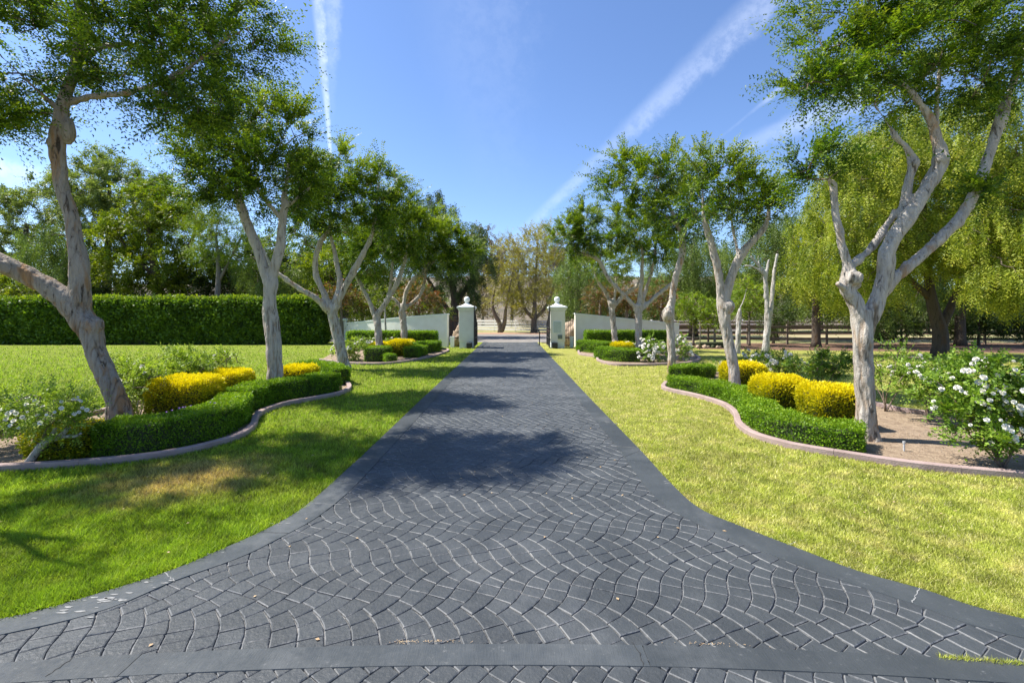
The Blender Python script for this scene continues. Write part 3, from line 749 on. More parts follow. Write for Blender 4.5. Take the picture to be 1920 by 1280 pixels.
make_tree('avenue_tree', 'third tree on the left with a long low limb reaching left over the lawn', 'tree', 15.2,
    [[(648, None, 0, 13), (636, 645, 0, 12), (627, 605, 0, 12), (623, 582, 0, 12), (622, 570, 0, 9)],
     [(620, 588, 0, 8), (600, 562, -.2, 7), (570, 541, -.4, 6), (545, 522, -.5, 6), (528, 506, -.6, 5), (510, 470, -.6, 3)],
     [(620, 580, 0, 8), (605, 545, 0, 7), (593, 518, 0, 7), (592, 485, 0, 6), (600, 455, 0, 6), (618, 425, 0, 4), (615, 370, 0, 2)],
     [(625, 575, 0, 8), (633, 530, .2, 7), (628, 500, .2, 6), (622, 465, .2, 5), (612, 425, .2, 3)],
     [(628, 580, 0, 9), (645, 542, 0, 8), (668, 500, 0, 8), (685, 468, 0, 6), (700, 430, 0, 5), (706, 380, 0, 3.5), (712, 330, 0, 2)]],
    [(650, 350, 65, 50, 0, 1.2), (610, 380, 55, 50, 0, 1.2), (700, 365, 42, 55, 0, 1.1), (660, 420, 75, 38, 0, 1.2), (590, 325, 32, 36, 0, .8), (725, 335, 26, 40, 0, .8), (560, 430, 45, 40, -.3, .9), (640, 300, 25, 22, 0, .6)],
    M['leaf'], M['bark'], (.105, .050), 3.0, group=AV, spl=.72, nat=300)
make_tree('avenue_tree', 'fourth tree on the left, branching wide behind a golden bush', 'tree', 19.5,
    [[(713, None, 0, 9), (709, 625, 0, 8), (706, 595, 0, 9), (705, 585, 0, 7)],
     [(703, 592, 0, 6), (690, 560, 0, 5), (675, 530, 0, 5), (662, 500, 0, 4), (660, 460, 0, 2)],
     [(707, 592, 0, 7), (728, 560, 0, 6), (745, 530, 0, 6), (757, 495, 0, 5), (765, 455, 0, 3), (760, 410, 0, 2)],
     [(712, 587, 0, 4), (725, 550, .3, 4), (731, 510, .3, 4), (732, 475, .3, 3), (725, 430, .3, 2)]],
    [(725, 435, 60, 45, 0, 1.3), (770, 440, 48, 45, 0, 1.2), (700, 470, 48, 28, 0, 1.1), (755, 392, 36, 28, 0, .9), (670, 460, 30, 35, 0, .9), (690, 500, 30, 20, 0, .8)],
    M['leaf'], M['bark'], (.115, .055), 3.1, group=AV, spl=.7, nat=220)
make_tree('avenue_tree', 'last tree on the left before the gate, sinuous pale forked trunk by the wall', 'tree', 21.5,
    [[(759, None, 0, 8), (757, 615, 0, 7.5), (754, 588, 0, 8.5), (757, 570, 0, 7)],
     [(756, 577, 0, 5.5), (762, 545, 0, 5), (776, 524, 0, 5), (794, 509, 0, 5), (805, 485, 0, 3), (815, 450, 0, 2)],
     [(760, 578, 0, 5), (783, 556, .2, 4.5), (795, 530, .2, 4), (798, 510, .2, 3), (820, 480, .2, 2)],
     [(752, 578, 0, 4), (742, 563, 0, 4), (728, 555, 0, 3.5)]],
    [(810, 440, 58, 40, 0, 1.4), (850, 455, 40, 32, 0, 1.1), (795, 480, 55, 26, 0, 1.3), (868, 475, 26, 24, 0, .9), (760, 455, 36, 34, 0, 1.1), (835, 500, 40, 22, 0, .9), (830, 420, 25, 20, 0, .8)],
    M['leaf'], M['bark'], (.12, .058), 3.1, group=AV, spl=.75, nat=230)
make_tree('avenue_tree', 'big white-barked tree in the near right bed, thick arms and knotted burl', 'tree', 6.6,
    [[(1625, None, 0, 24), (1622, 770, 0, 22), (1620, 700, 0, 21), (1618, 640, 0, 21.5), (1617, 600, 0, 24), (1616, 580, 0, 21)],
     [(1612, 600, 0, 17), (1600, 562, 0, 16), (1590, 542, 0, 16), (1592, 518, 0, 17), (1589, 495, 0, 10.5), (1581, 470, 0, 9), (1572, 428, 0, 8), (1566, 380, 0, 8), (1562, 348, 0, 7.5), (1548, 338, -.05, 4)],
     [(1592, 548, 0, 9), (1576, 540, -.05, 7), (1562, 531, -.08, 6)],
     [(1598, 500, .05, 10), (1625, 482, .12, 10), (1652, 458, .16, 9), (1682, 420, .2, 8), (1700, 390, .2, 7)],
     [(1622, 605, 0, 20), (1648, 552, 0, 18), (1660, 505, 0, 17), (1664, 468, 0, 17), (1688, 427, 0, 16), (1716, 386, 0, 15.5), (1744, 342, 0, 15), (1764, 302, 0, 15.5), (1757, 262, 0, 11), (1745, 225, 0, 9), (1722, 190, 0, 7), (1700, 162, 0, 5), (1660, 120, 0, 3)],
     [(1703, 405, .1, 11), (1716, 350, .12, 10), (1724, 300, .12, 10), (1710, 272, .1, 7), (1690, 252, .1, 6), (1678, 232, .1, 4), (1650, 190, .1, 2.5)],
     [(1645, 565, .05, 14), (1682, 522, .05, 14), (1730, 481, .05, 13), (1775, 440, .05, 12.5), (1812, 400, .05, 12), (1832, 363, .05, 11), (1851, 318, .05, 11), (1868, 270, .05, 10.5), (1885, 215, .05, 11.5), (1902, 165, .05, 7), (1925, 100, .05, 5), (1950, 20, .05, 3)],
     [(1757, 262, 0, 7), (1768, 200, .1, 5), (1775, 120, .1, 4), (1780, 40, .1, 2.5)]],
    [(1600, 110, 80, 60, 0, .9), (1560, 165, 62, 42, 0, .7), (1680, 95, 100, 75, 0, 1.1), (1680, 185, 85, 42, 0, .8), (1785, 55, 110, 85, .2, 1.2), (1860, 110, 80, 75, .2, 1.0), (1950, 150, 80, 60, .1, .9),
     (1528, 75, 22, 36, 0, .4), (1508, 150, 34, 18, 0, .4), (1700, -50, 180, 70, .2, 1.3), (1920, -30, 150, 90, .2, 1.3), (1500, 300, 48, 26, -.05, .4), (1538, 325, 25, 18, -.05, .3), (1845, 360, 20, 14, 0, .2), (1780, 150, 70, 50, .1, .7), (1600, 30, 40, 40, 0, .6)],
    M['leaf'], M['bark'], (.070, .033), 2.4, group=AV, spl=.56, nat=430, extra=multi(blob(1596, 522, -.06, 14, 1, 1.1), blob(1606, 532, .03, 11), blob(1762, 300, 0, 15, 1, .9), blob(1724, 300, .1, 10, 1, 1.2)))
make_tree('avenue_tree', 'second right tree, brown-patched trunk splitting in a narrow V above the hedge', 'tree', 10.6,
    [[(1378, None, 0, 14), (1374, 690, 0, 13), (1366, 640, 0, 12.5), (1359, 600, 0, 13), (1355, 565, 0, 13.5), (1354, 550, 0, 10)],
     [(1352, 570, 0, 9.5), (1348, 520, 0, 9), (1340, 478, 0, 9), (1327, 435, 0, 7.5), (1318, 400, 0, 4), (1318, 350, 0, 2)],
     [(1358, 572, 0, 10), (1369, 525, 0, 10), (1389, 480, 0, 9.5), (1413, 450, 0, 8.5), (1434, 425, 0, 6.5), (1442, 390, 0, 4), (1440, 350, 0, 2)],
     [(1385, 485, 0, 5), (1385, 440, .2, 4), (1375, 390, .2, 2)]],
    [(1345, 350, 55, 45, 0, .9), (1405, 365, 50, 42, 0, .9), (1325, 315, 38, 30, 0, .7), (1380, 408, 65, 25, 0, .8), (1435, 395, 30, 28, 0, .6), (1308, 385, 36, 34, 0, .7), (1450, 355, 18, 26, 0, .4)],
    M['leaf'], M['bark'], (.090, .042), 3.0, group=AV, spl=.6, nat=260, extra=blob(1362, 575, 0, 15))
make_tree('avenue_tree', 'third right tree, crooked trunk with a bulging knot halfway up', 'tree', 14.3,
    [[(1260, None, 0, 10.5), (1258, 650, 0, 9.5), (1257, 610, 0, 9.5), (1256, 588, 0, 10), (1260, 560, 0, 8), (1266, 522, 0, 8), (1278, 482, 0, 8), (1281, 452, 0, 7)],
     [(1281, 460, 0, 6.5), (1272, 420, 0, 5.5), (1255, 390, 0, 4), (1230, 355, 0, 3)], [(1281, 460, 0, 5), (1290, 420, .2, 4), (1285, 360, .2, 2)], [(1272, 425, 0, 4), (1235, 400, -.2, 3), (1190, 360, -.2, 2)]],
    [(1195, 345, 62, 38, 0, 1.1), (1258, 318, 45, 38, 0, 1.0), (1270, 385, 45, 45, 0, 1.0), (1150, 350, 32, 20, 0, .6), (1230, 400, 48, 34, 0, .9), (1290, 430, 34, 26, 0, .8), (1170, 310, 26, 14, 0, .5), (1165, 385, 36, 20, 0, .6)],
    M['leaf'], M['bark'], (.105, .050), 2.9, group=AV, spl=.7, nat=250, extra=blob(1251, 590, -.05, 12, 1, 1.3))
make_tree('avenue_tree', 'fourth right tree, candelabra limbs spreading towards the driveway', 'tree', 20.0,
    [[(1197, None, 0, 9), (1197, 625, 0, 8), (1197, 590, 0, 9), (1198, 572, 0, 9)],
     [(1194, 578, 0, 6), (1176, 560, 0, 5.5), (1142, 523, 0, 5), (1122, 488, 0, 5), (1090, 474, 0, 4), (1065, 465, 0, 3)],
     [(1198, 580, 0, 7), (1201, 543, 0, 5.5), (1204, 505, 0, 4.5), (1204, 465, 0, 3.5), (1195, 430, 0, 2)],
     [(1200, 578, 0, 6), (1216, 535, .2, 4.5), (1226, 500, .2, 4), (1231, 475, .2, 3.5), (1228, 430, .2, 2)],
     [(1202, 580, 0, 6), (1230, 557, .2, 5), (1255, 537, .2, 5), (1275, 520, .2, 4)]],
    [(1100, 432, 58, 38, 0, 1.4), (1060, 450, 32, 34, 0, 1.0), (1140, 460, 56, 26, 0, 1.3), (1205, 440, 44, 38, 0, 1.2), (1232, 468, 34, 26, 0, 1.0), (1170, 412, 34, 24, 0, 1.0), (1100, 405, 25, 20, 0, .7)],
    M['leaf'], M['bark'], (.115, .055), 3.1, group=AV, spl=.7, nat=240)
make_tree('avenue_tree', 'last right tree before the gate, knobbly trunk beside the pale wall', 'tree', 23.0,
    [[(1153, None, 0, 8), (1151, 620, 0, 7), (1148, 590, 0, 7.5), (1147, 572, 0, 7)],
     [(1146, 575, 0, 5), (1136, 550, 0, 4.5), (1120, 524, 0, 4), (1112, 500, 0, 2.5)],
     [(1150, 575, 0, 6), (1170, 555, .2, 5), (1195, 536, .2, 5), (1205, 520, .2, 3)], [(1150, 575, 0, 4), (1154, 545, 0, 3.5), (1156, 520, 0, 2)]],
    [(1130, 490, 45, 28, 0, 1.2), (1180, 488, 40, 26, 0, 1.2), (1105, 500, 28, 18, 0, .8), (1160, 515, 24, 14, 0, .8)],
    M['leaf_lite'], M['bark'], (.11, .05), 2.2, group=AV, spl=.7, nat=130, extra=blob(1148, 568, 0, 8))

make_tree('avenue_tree', 'nearest tree of the left row, standing left of the leaning tree', 'tree', 4.4,
    [[(-560, None, 0, 42), (-565, 500, 0, 36), (-570, 300, 0, 34)], [(-570, 310, 0, 24), (-520, 150, 0, 18), (-470, 0, 0, 12), (-430, -120, 0, 8)], [(-570, 310, 0, 22), (-640, 150, 0, 16), (-680, 0, 0, 10)], [(-470, 0, 0, 10), (-380, -60, -.3, 7), (-330, -110, -.4, 4)]],
    [(-430, -90, 150, 80, .2, .9), (-600, -60, 150, 90, 0, .9), (-300, -60, 90, 50, .5, .5)],
    M['leaf'], M['bark'], (.072, .034), .42, group=AV, spl=.58, nat=110)

# ------------------------------------------------------------------ clipped hedges and golden bushes
TRI = True
def hedge(name, label, cat, px, width, height, lm, leaf=.022, dens=9000, group=None, wob=.02, lit_top=.5, closed=False, pts=None, zb=.03, corem=None, rt=.03, back=1.0, side=0):
    global TRI
    TRI = True
    P = pts if pts is not None else [gp(*p) for p in px]
    C = resamp(catmull(P, 6)[:, :2], n=max(8, int(sum(np.linalg.norm(np.diff(np.array(P), axis=0), axis=1)) / .12)))
    T = nrm(np.gradient(C, axis=0)); Nn = np.c_[-T[:, 1], T[:, 0]]; hw = width / 2
    C = C + Nn * (side * hw); T = nrm(np.gradient(C, axis=0)); Nn = np.c_[-T[:, 1], T[:, 0]]
    root = empty(name, (*C[len(C) // 2], 0), 0, label, cat, group); o3 = np.array(root.location)
    ins = .035 if height < 1 else .12
    V, Fc = [], []
    for i in range(len(C)):
        e = ins if 0 < i < len(C) - 1 else ins
        for w, z in ((-hw + e, zb), (-hw + e, height - ins * 1.6), (-hw + e * 2.2, height - ins), (hw - e * 2.2, height - ins), (hw - e, height - ins * 1.6), (hw - e, zb)):
            sh = T[i] * (e if i == 0 else (-e if i == len(C) - 1 else 0)); p = C[i] + Nn[i] * w + sh
            V.append((p[0] - o3[0], p[1] - o3[1], z))
    for i in range(len(C) - 1):
        for k in range(6): Fc.append((i * 6 + k, i * 6 + (k + 1) % 6, (i + 1) * 6 + (k + 1) % 6, (i + 1) * 6 + k))
    Fc.append(tuple(range(6))); Fc.append(tuple((len(C) - 1) * 6 + k for k in reversed(range(6))))
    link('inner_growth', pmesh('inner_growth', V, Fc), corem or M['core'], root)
    # surface samples
    seg = np.r_[0, np.cumsum(np.linalg.norm(np.diff(C, axis=0), axis=1))]; Ltot = seg[-1]
    per = width + 2 * height; n_side = int(Ltot * per * dens); n_end = int(2 * width * height * dens)
    s = rng.uniform(0, Ltot, n_side); q = rng.uniform(0, per, n_side)
    cx = np.interp(s, seg, C[:, 0]); cy = np.interp(s, seg, C[:, 1]); nx_ = np.interp(s, seg, Nn[:, 0]); ny_ = np.interp(s, seg, Nn[:, 1])
    w = np.where(q < height, -hw, np.where(q > per - height, hw, q - height - hw)); z = np.where(q < height, q, np.where(q > per - height, per - q, height))
    top = (q >= height) & (q <= per - height)
    # rounding at the upper corners
    rd = rt; dx = np.maximum(0, np.abs(w) - (hw - rd)); dz = np.maximum(0, z - (height - rd)); rr = np.sqrt(dx ** 2 + dz ** 2); sc = np.where(rr > rd, rd / np.maximum(rr, 1e-6), 1)
    w = np.sign(w) * (np.minimum(np.abs(w), hw - rd) + dx * sc); z = np.minimum(z, height - rd) + dz * sc
    nl = np.where(top, 0, np.sign(w)); nv = np.stack([nx_ * nl, ny_ * nl, np.where(top, 1., .15)], -1)
    P3 = np.stack([cx + nx_ * w, cy + ny_ * w, z], -1)
    # ends
    e = rng.integers(0, 2, n_end); ww = rng.uniform(-hw, hw, n_end); zz = rng.uniform(0, height, n_end); zz = np.where(np.abs(ww) > hw - rd, np.minimum(zz, height - rd * .6), zz)
    ci = np.where(e == 0, 0, len(C) - 1); E3 = np.stack([C[ci, 0] + Nn[ci, 0] * ww, C[ci, 1] + Nn[ci, 1] * ww, zz], -1); en = np.stack([T[ci, 0] * np.where(e, 1, -1), T[ci, 1] * np.where(e, 1, -1), np.full(n_end, .15)], -1)
    P3 = np.vstack([P3, E3]); nv = nrm(np.vstack([nv, en])); topf = np.r_[top, np.zeros(n_end, bool)]
    n = len(P3)
    # lumpy surface, cheap pseudo noise from sines
    f = 5.5 if height < 1 else 1.6
    lump = (np.sin(P3[:, 0] * f + 1.3 * np.sin(P3[:, 2] * f * 1.7)) * np.cos(P3[:, 1] * f * 1.2 + P3[:, 2] * f) + .6 * np.sin(P3[:, 0] * f * 2.7 + P3[:, 1] * f * 2.1 + 2) * np.cos(P3[:, 2] * f * 3.1))
    depth = rng.random(n) ** 1.5
    P3 = P3 + nv * (lump * wob + rng.normal(size=n) * leaf * .5 - depth * ins * 1.1)[:, None]
    # the side turned away from the garden is grown thinner
    kp0 = np.where((nv[:, 1] > .5) & ~topf, rng.random(n) < back, True)
    # skirt gaps near the ground
    kp = kp0 & (rng.random(n) < np.clip((P3[:, 2] - .0) / (.12 * height) + .25, 0, 1)); P3, nv, topf, depth, lump = P3[kp], nv[kp], topf[kp], depth[kp], lump[kp]; n = len(P3)
    D = nrm(nv * .55 + rv(n) * .8 + np.array([0, 0, .2])); nn_ = nrm(nv * .55 + rv(n) * .75); nn_ = nrm(nn_ - D * (nn_ * D).sum(-1, keepdims=True))
    sz = leaf * rng.uniform(.7, 1.35, n)
    Q = leaves_from(P3 - o3, D, nn_, sz, sz * .6)
    new = np.where(topf, lit_top, .12) * rng.random(n) * (1 - depth * .7)  # top leaves toned brighter: sun on the clipped top, painted in
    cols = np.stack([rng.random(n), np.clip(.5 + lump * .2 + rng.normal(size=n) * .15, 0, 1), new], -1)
    link('foliage', quads_mesh('foliage', Q, cols), lm, root)
    return root
LH = 'low clipped box hedges'
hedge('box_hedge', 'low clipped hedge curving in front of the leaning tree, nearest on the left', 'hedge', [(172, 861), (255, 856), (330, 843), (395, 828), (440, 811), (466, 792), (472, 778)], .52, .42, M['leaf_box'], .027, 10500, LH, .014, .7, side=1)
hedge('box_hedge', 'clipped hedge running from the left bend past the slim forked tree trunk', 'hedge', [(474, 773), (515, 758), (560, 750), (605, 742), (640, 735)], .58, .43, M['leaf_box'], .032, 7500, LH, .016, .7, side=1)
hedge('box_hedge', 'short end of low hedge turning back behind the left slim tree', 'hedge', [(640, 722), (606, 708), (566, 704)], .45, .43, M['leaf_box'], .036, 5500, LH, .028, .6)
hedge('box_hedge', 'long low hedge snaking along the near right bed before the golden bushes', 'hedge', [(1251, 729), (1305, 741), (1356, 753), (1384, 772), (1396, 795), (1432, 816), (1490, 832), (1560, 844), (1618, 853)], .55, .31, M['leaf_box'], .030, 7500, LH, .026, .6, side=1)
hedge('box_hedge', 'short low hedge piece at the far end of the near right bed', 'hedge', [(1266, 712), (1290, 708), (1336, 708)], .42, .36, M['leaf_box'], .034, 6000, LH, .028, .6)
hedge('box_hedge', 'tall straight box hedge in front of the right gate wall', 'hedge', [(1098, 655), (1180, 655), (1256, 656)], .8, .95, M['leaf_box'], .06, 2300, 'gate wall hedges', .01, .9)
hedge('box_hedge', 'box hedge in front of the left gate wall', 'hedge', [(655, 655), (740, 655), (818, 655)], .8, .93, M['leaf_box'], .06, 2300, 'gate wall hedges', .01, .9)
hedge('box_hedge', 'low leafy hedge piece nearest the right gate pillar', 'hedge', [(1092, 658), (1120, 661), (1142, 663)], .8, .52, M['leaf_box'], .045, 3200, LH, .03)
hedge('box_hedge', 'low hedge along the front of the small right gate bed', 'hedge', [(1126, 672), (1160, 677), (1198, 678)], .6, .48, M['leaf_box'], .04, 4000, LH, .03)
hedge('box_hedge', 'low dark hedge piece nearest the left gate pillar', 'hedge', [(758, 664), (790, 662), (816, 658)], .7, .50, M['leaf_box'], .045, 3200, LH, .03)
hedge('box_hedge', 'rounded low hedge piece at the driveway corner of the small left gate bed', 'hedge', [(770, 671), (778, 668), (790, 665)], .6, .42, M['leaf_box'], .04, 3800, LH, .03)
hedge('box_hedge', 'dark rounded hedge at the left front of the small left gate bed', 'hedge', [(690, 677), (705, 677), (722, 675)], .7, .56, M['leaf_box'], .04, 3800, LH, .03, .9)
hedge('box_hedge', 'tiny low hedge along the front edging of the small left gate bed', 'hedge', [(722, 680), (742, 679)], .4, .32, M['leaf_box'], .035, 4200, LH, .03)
hedge('tall_hedge', 'tall dense green hedge wall along the far side of the left lawn', 'hedge', None, 1.6, 2.80, M['leaf_hedge'], .17, 720, None, .08, .8, back=.25,
      pts=[(-48, 28.8), (-40, 28.8), (-30, 28.8), (-20, 28.8), (-11.9, 28.8)], rt=.25)

def mound(name, label, px, py, wpx, hpx, lm, leaf=.03, dens=9000, depth=None, group='clipped golden bushes', p=4.0, cat='bush', tk=1.0):
    """rounded clipped bush: base centre pixel, width and height in pixels"""
    X, Y = gp(px, py); k = Y / F; a = wpx * k / 2; c = hpx * k; b = depth or a
    root = empty(name, (X, Y, 0), 0, label, cat, group)
    n0 = 40000; u = rv(n0)
    def rad(u, s=1.0): return (np.abs(u[:, 0] / a) ** p + np.abs(u[:, 1] / b) ** p + np.abs(u[:, 2] / (c / 2)) ** p) ** (-1 / p) * s
    global TRI
    TRI = True
    A = 2 * (2 * a * c + 2 * b * c + 4 * a * b) / 2; n = min(int(A * dens), n0); u = u[:n]
    # even out density: sample on the box surface instead of the sphere
    q = rng.uniform(-1, 1, (n, 3)); ax = rng.choice(3, n, p=np.array([b * c, a * c, 2 * a * b]) / (b * c + a * c + 2 * a * b)); q[np.arange(n), ax] = np.sign(rng.uniform(-1, 1, n))
    u = nrm(q * np.array([a, b, c / 2])); r = rad(u); P = u * r[:, None]
    g = nrm(np.stack([np.sign(u[:, 0]) * (np.abs(P[:, 0]) / a) ** (p - 1) / a, np.sign(u[:, 1]) * (np.abs(P[:, 1]) / b) ** (p - 1) / b, np.sign(u[:, 2]) * (np.abs(P[:, 2]) / (c / 2)) ** (p - 1) / (c / 2)], -1))
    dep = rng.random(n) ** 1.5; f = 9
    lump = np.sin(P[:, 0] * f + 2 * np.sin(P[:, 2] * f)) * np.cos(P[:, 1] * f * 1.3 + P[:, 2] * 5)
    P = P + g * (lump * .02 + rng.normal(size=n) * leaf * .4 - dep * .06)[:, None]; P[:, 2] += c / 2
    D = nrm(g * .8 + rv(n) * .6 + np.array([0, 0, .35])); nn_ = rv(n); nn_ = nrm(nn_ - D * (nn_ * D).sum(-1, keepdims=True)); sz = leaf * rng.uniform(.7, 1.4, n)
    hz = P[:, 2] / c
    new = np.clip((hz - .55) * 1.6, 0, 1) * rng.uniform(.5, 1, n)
    tone = np.clip(-.06 + .95 * np.clip(hz - .1, 0, 1) + .18 * rng.normal(size=n) - dep * .2, 0, 1) * tk; new = new * tk ** .5  # lower and inner leaves darker: partly greener growth, partly painted shade
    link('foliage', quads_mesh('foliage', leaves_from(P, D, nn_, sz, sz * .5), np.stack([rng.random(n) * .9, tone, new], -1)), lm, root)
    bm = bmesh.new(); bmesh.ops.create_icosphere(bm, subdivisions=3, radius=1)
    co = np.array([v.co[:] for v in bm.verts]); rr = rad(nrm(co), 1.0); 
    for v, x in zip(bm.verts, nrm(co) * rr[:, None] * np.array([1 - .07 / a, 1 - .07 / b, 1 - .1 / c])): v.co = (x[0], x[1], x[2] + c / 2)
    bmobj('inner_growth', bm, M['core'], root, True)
    return root
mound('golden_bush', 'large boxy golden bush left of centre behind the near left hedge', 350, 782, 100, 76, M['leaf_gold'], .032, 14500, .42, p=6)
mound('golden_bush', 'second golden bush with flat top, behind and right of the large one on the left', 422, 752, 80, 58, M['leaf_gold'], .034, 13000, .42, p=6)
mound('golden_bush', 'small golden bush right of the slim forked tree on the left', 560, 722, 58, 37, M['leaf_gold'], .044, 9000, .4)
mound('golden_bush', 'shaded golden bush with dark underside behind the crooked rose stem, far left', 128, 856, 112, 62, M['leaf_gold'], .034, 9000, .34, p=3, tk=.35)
mound('golden_bush', 'golden bush behind the V-shaped tree trunk on the right', 1392, 729, 70, 50, M['leaf_gold'], .04, 10000, .4)
mound('golden_bush', 'middle golden bush in the near right bed, broad rounded top', 1462, 774, 88, 70, M['leaf_gold'], .038, 11000, .42, p=3.4)
mound('golden_bush', 'golden bush touching the big white trunk on the right', 1556, 798, 88, 76, M['leaf_gold'], .036, 12000, .38, p=4.5)
mound('golden_bush', 'golden bush in the small left gate bed, right front one', 750, 667, 42, 30, M['leaf_gold'], .05, 6000, .5, p=3.2)
mound('golden_bush', 'golden bush mostly behind the fourth left tree trunk', 714, 668, 38, 26, M['leaf_gold'], .05, 6000, .5, p=3.2)
mound('golden_bush', 'golden bush behind the last left tree trunk', 758, 657, 40, 20, M['leaf_gold'], .05, 6000, .5, p=3.2)
mound('golden_bush', 'golden bush in the small right gate bed between two trunks', 1166, 664, 42, 22, M['leaf_gold'], .05, 6000, .5, p=3.2)
mound('golden_bush', 'dull green and gold bush right of the golden bush by the right wall', 1190, 667, 34, 16, M['leaf_mid'], .05, 6000, .5, p=3.2)

# ------------------------------------------------------------------ roses
def bloom_mesh():
    V, Fc = [], []; r_ = random.Random(5)
    for ring, (n, rad, tilt, sz) in enumerate(((7, .012, .15, .026), (7, .012, .65, .027), (6, .008, 1.0, .026), (5, .004, 1.3, .024), (3, .001, 1.5, .020))):
        for k in range(n):
            a = 2 * math.pi * (k + .5 * ring) / n + r_.uniform(-.15, .15); ca, sa = math.cos(a), math.sin(a)
            def pt(r, s, z): return (ca * r - sa * s, sa * r + ca * s, z)
            ct, st = math.cos(tilt), math.sin(tilt); b = len(V); z0 = .004 * ring
            V += [pt(rad * .3, 0, z0), pt(rad + sz * .5 * ct, -sz * .55, z0 + sz * .5 * st), pt(rad + sz * ct, -sz * .3, z0 + sz * st), pt(rad + sz * 1.08 * ct, 0, z0 + sz * st * .92), pt(rad + sz * ct, sz * .3, z0 + sz * st), pt(rad + sz * .5 * ct, sz * .55, z0 + sz * .5 * st), pt(rad + sz * .45 * ct, 0, z0 + sz * .35 * st)]
            for i in range(6): 
                q = [b, b + 1, b + 2, b + 3, b + 4, b + 5]; Fc.append((q[i], q[(i + 1) % 6], b + 6))
    me = pmesh('rose_bloom', V, Fc, True); me.materials.append(M['petal']); return me
BLOOM = bloom_mesh()
def rose_bush(label, px, py, crowns, nb, leaf=(.042, .028), lai=2.0, bs=1.0, name='rose_bush', lm=None, stems=5, nat=None, group='rose bushes', stemm=None, spl=.22):
    X, Y = gp(px, py); k = Y / F; limbs = []
    for i in range(stems):
        c = crowns[i % len(crowns)]; tx = c[0] + random.uniform(-.6, .6) * c[2]; ty = c[1] + random.uniform(-.3, .5) * c[3]; dd = c[4] + random.uniform(-.5, .5) * c[5]
        j = random.uniform(-6, 6)
        limbs.append([(px + j * .3, None if i == 0 else py, 0, .013 / k), (px + (tx - px) * .35 + j, py + (ty - py) * .45, dd * .4, .010 / k), (tx, ty, dd, .005 / k)])
    r = make_tree(name, label, 'rose bush', Y, limbs, crowns, lm or M['leaf_rose'], stemm or M['twig'], leaf, lai, 'bush', group, nat=nat or int(60 + 60 * (sum(c[2] * c[3] for c in crowns) * k * k)), spl=spl, detail=False, m=9, newp=.35, droop=.1)
    r.children[0].name = 'stems'; r.children[0]['kind'] = 'stuff'
    for i in range(nb):
        c = crowns[rng.choice(len(crowns), p=np.array([c[2] * c[3] for c in crowns]) / sum(c[2] * c[3] for c in crowns))]
        u = rv(1)[0]; u[2] = abs(u[2]) * .9 - .25 * random.random(); u[1] = -abs(u[1]) if random.random() < .7 else u[1]
        C = np.array(at(c[0], c[1], Y)) + [0, c[4], 0]; p = C + u * np.array([c[2] * k, c[5], c[3] * k]) * random.uniform(.9, 1.1)
        for q in range(random.choice((1, 1, 2, 3))):
            o = bpy.data.objects.new('rose_bloom', BLOOM); COL.objects.link(o); o.parent = r
            pp = p + rng.normal(size=3) * .045 * (q > 0); pp[2] = max(pp[2], .08); o.location = pp - np.array(r.location)
            d = Vector(u + np.array([0, -.25, .55])).normalized(); o.rotation_euler = d.to_track_quat('Z', 'Y').to_euler(); s = bs * random.uniform(.55, 1.15); o.scale = (s, s, s * random.uniform(.8, 1.2))
    return r
rose_bush('biggest rose bush covered in white blooms at the right edge of the near right bed', 1880, 880, [(1880, 740, 95, 60, .1, .55), (1830, 790, 70, 50, 0, .45), (1900, 820, 60, 40, 0, .45), (1960, 760, 80, 70, .1, .5), (1860, 700, 60, 30, .1, .4), (1815, 735, 60, 44, .1, .4)], 115, (.05, .036), 2.4, .88, stems=9)
rose_bush('rose bush with white blooms between the biggest one and the big white trunk', 1740, 792, [(1745, 715, 60, 42, 0, .5), (1790, 740, 50, 40, .1, .5), (1710, 700, 36, 24, 0, .35), (1800, 690, 60, 22, .3, .5)], 64, (.05, .036), 1.9, .9, stems=7)
rose_bush('thin rose bush with few blooms just right of the big white trunk', 1660, 772, [(1672, 672, 42, 30, 0, .5), (1690, 700, 26, 24, 0, .4), (1650, 700, 20, 20, .2, .4)], 5, (.045, .032), 1.1, 1.1, stems=4)
rose_bush('leafy dark green rose bush without blooms between the V-shaped tree and the big white trunk', 1545, 728, [(1540, 680, 50, 28, 0, .7), (1570, 690, 35, 26, 0, .6), (1515, 690, 30, 24, 0, .6)], 0, (.05, .035), 2.4, 1, lm=M['leaf_hedge'], stems=7)
rose_bush('rose bush with white blooms left of the dark leafy one, behind the middle golden bush', 1460, 712, [(1455, 678, 38, 22, 0, .7), (1425, 676, 30, 20, 0, .6), (1480, 682, 22, 18, 0, .5)], 34, (.05, .035), 1.9, 1.35)
rose_bush('white rose bush behind the V-shaped trunk at its left side', 1372, 702, [(1362, 682, 20, 12, 0, .5), (1395, 668, 26, 14, 0, .5)], 12, (.05, .035), 1.6, 1.4)
rose_bush('white rose bush in the small right gate bed right of the candelabra tree', 1225, 679, [(1222, 650, 24, 20, 0, .7), (1240, 660, 24, 20, 0, .7), (1212, 668, 18, 12, 0, .5)], 34, (.07, .05), 1.8, 1.9)
rose_bush('white rose bush behind the third right trunk beside the gate bed', 1274, 678, [(1275, 645, 14, 20, 0, .6), (1285, 660, 16, 18, 0, .6)], 12, (.07, .05), 2.0, 1.6)
rose_bush('white rose bush low in front of the right gate wall hedge', 1175, 664, [(1175, 648, 20, 8, 0, .5)], 7, (.07, .05), 1.0, 1.6)
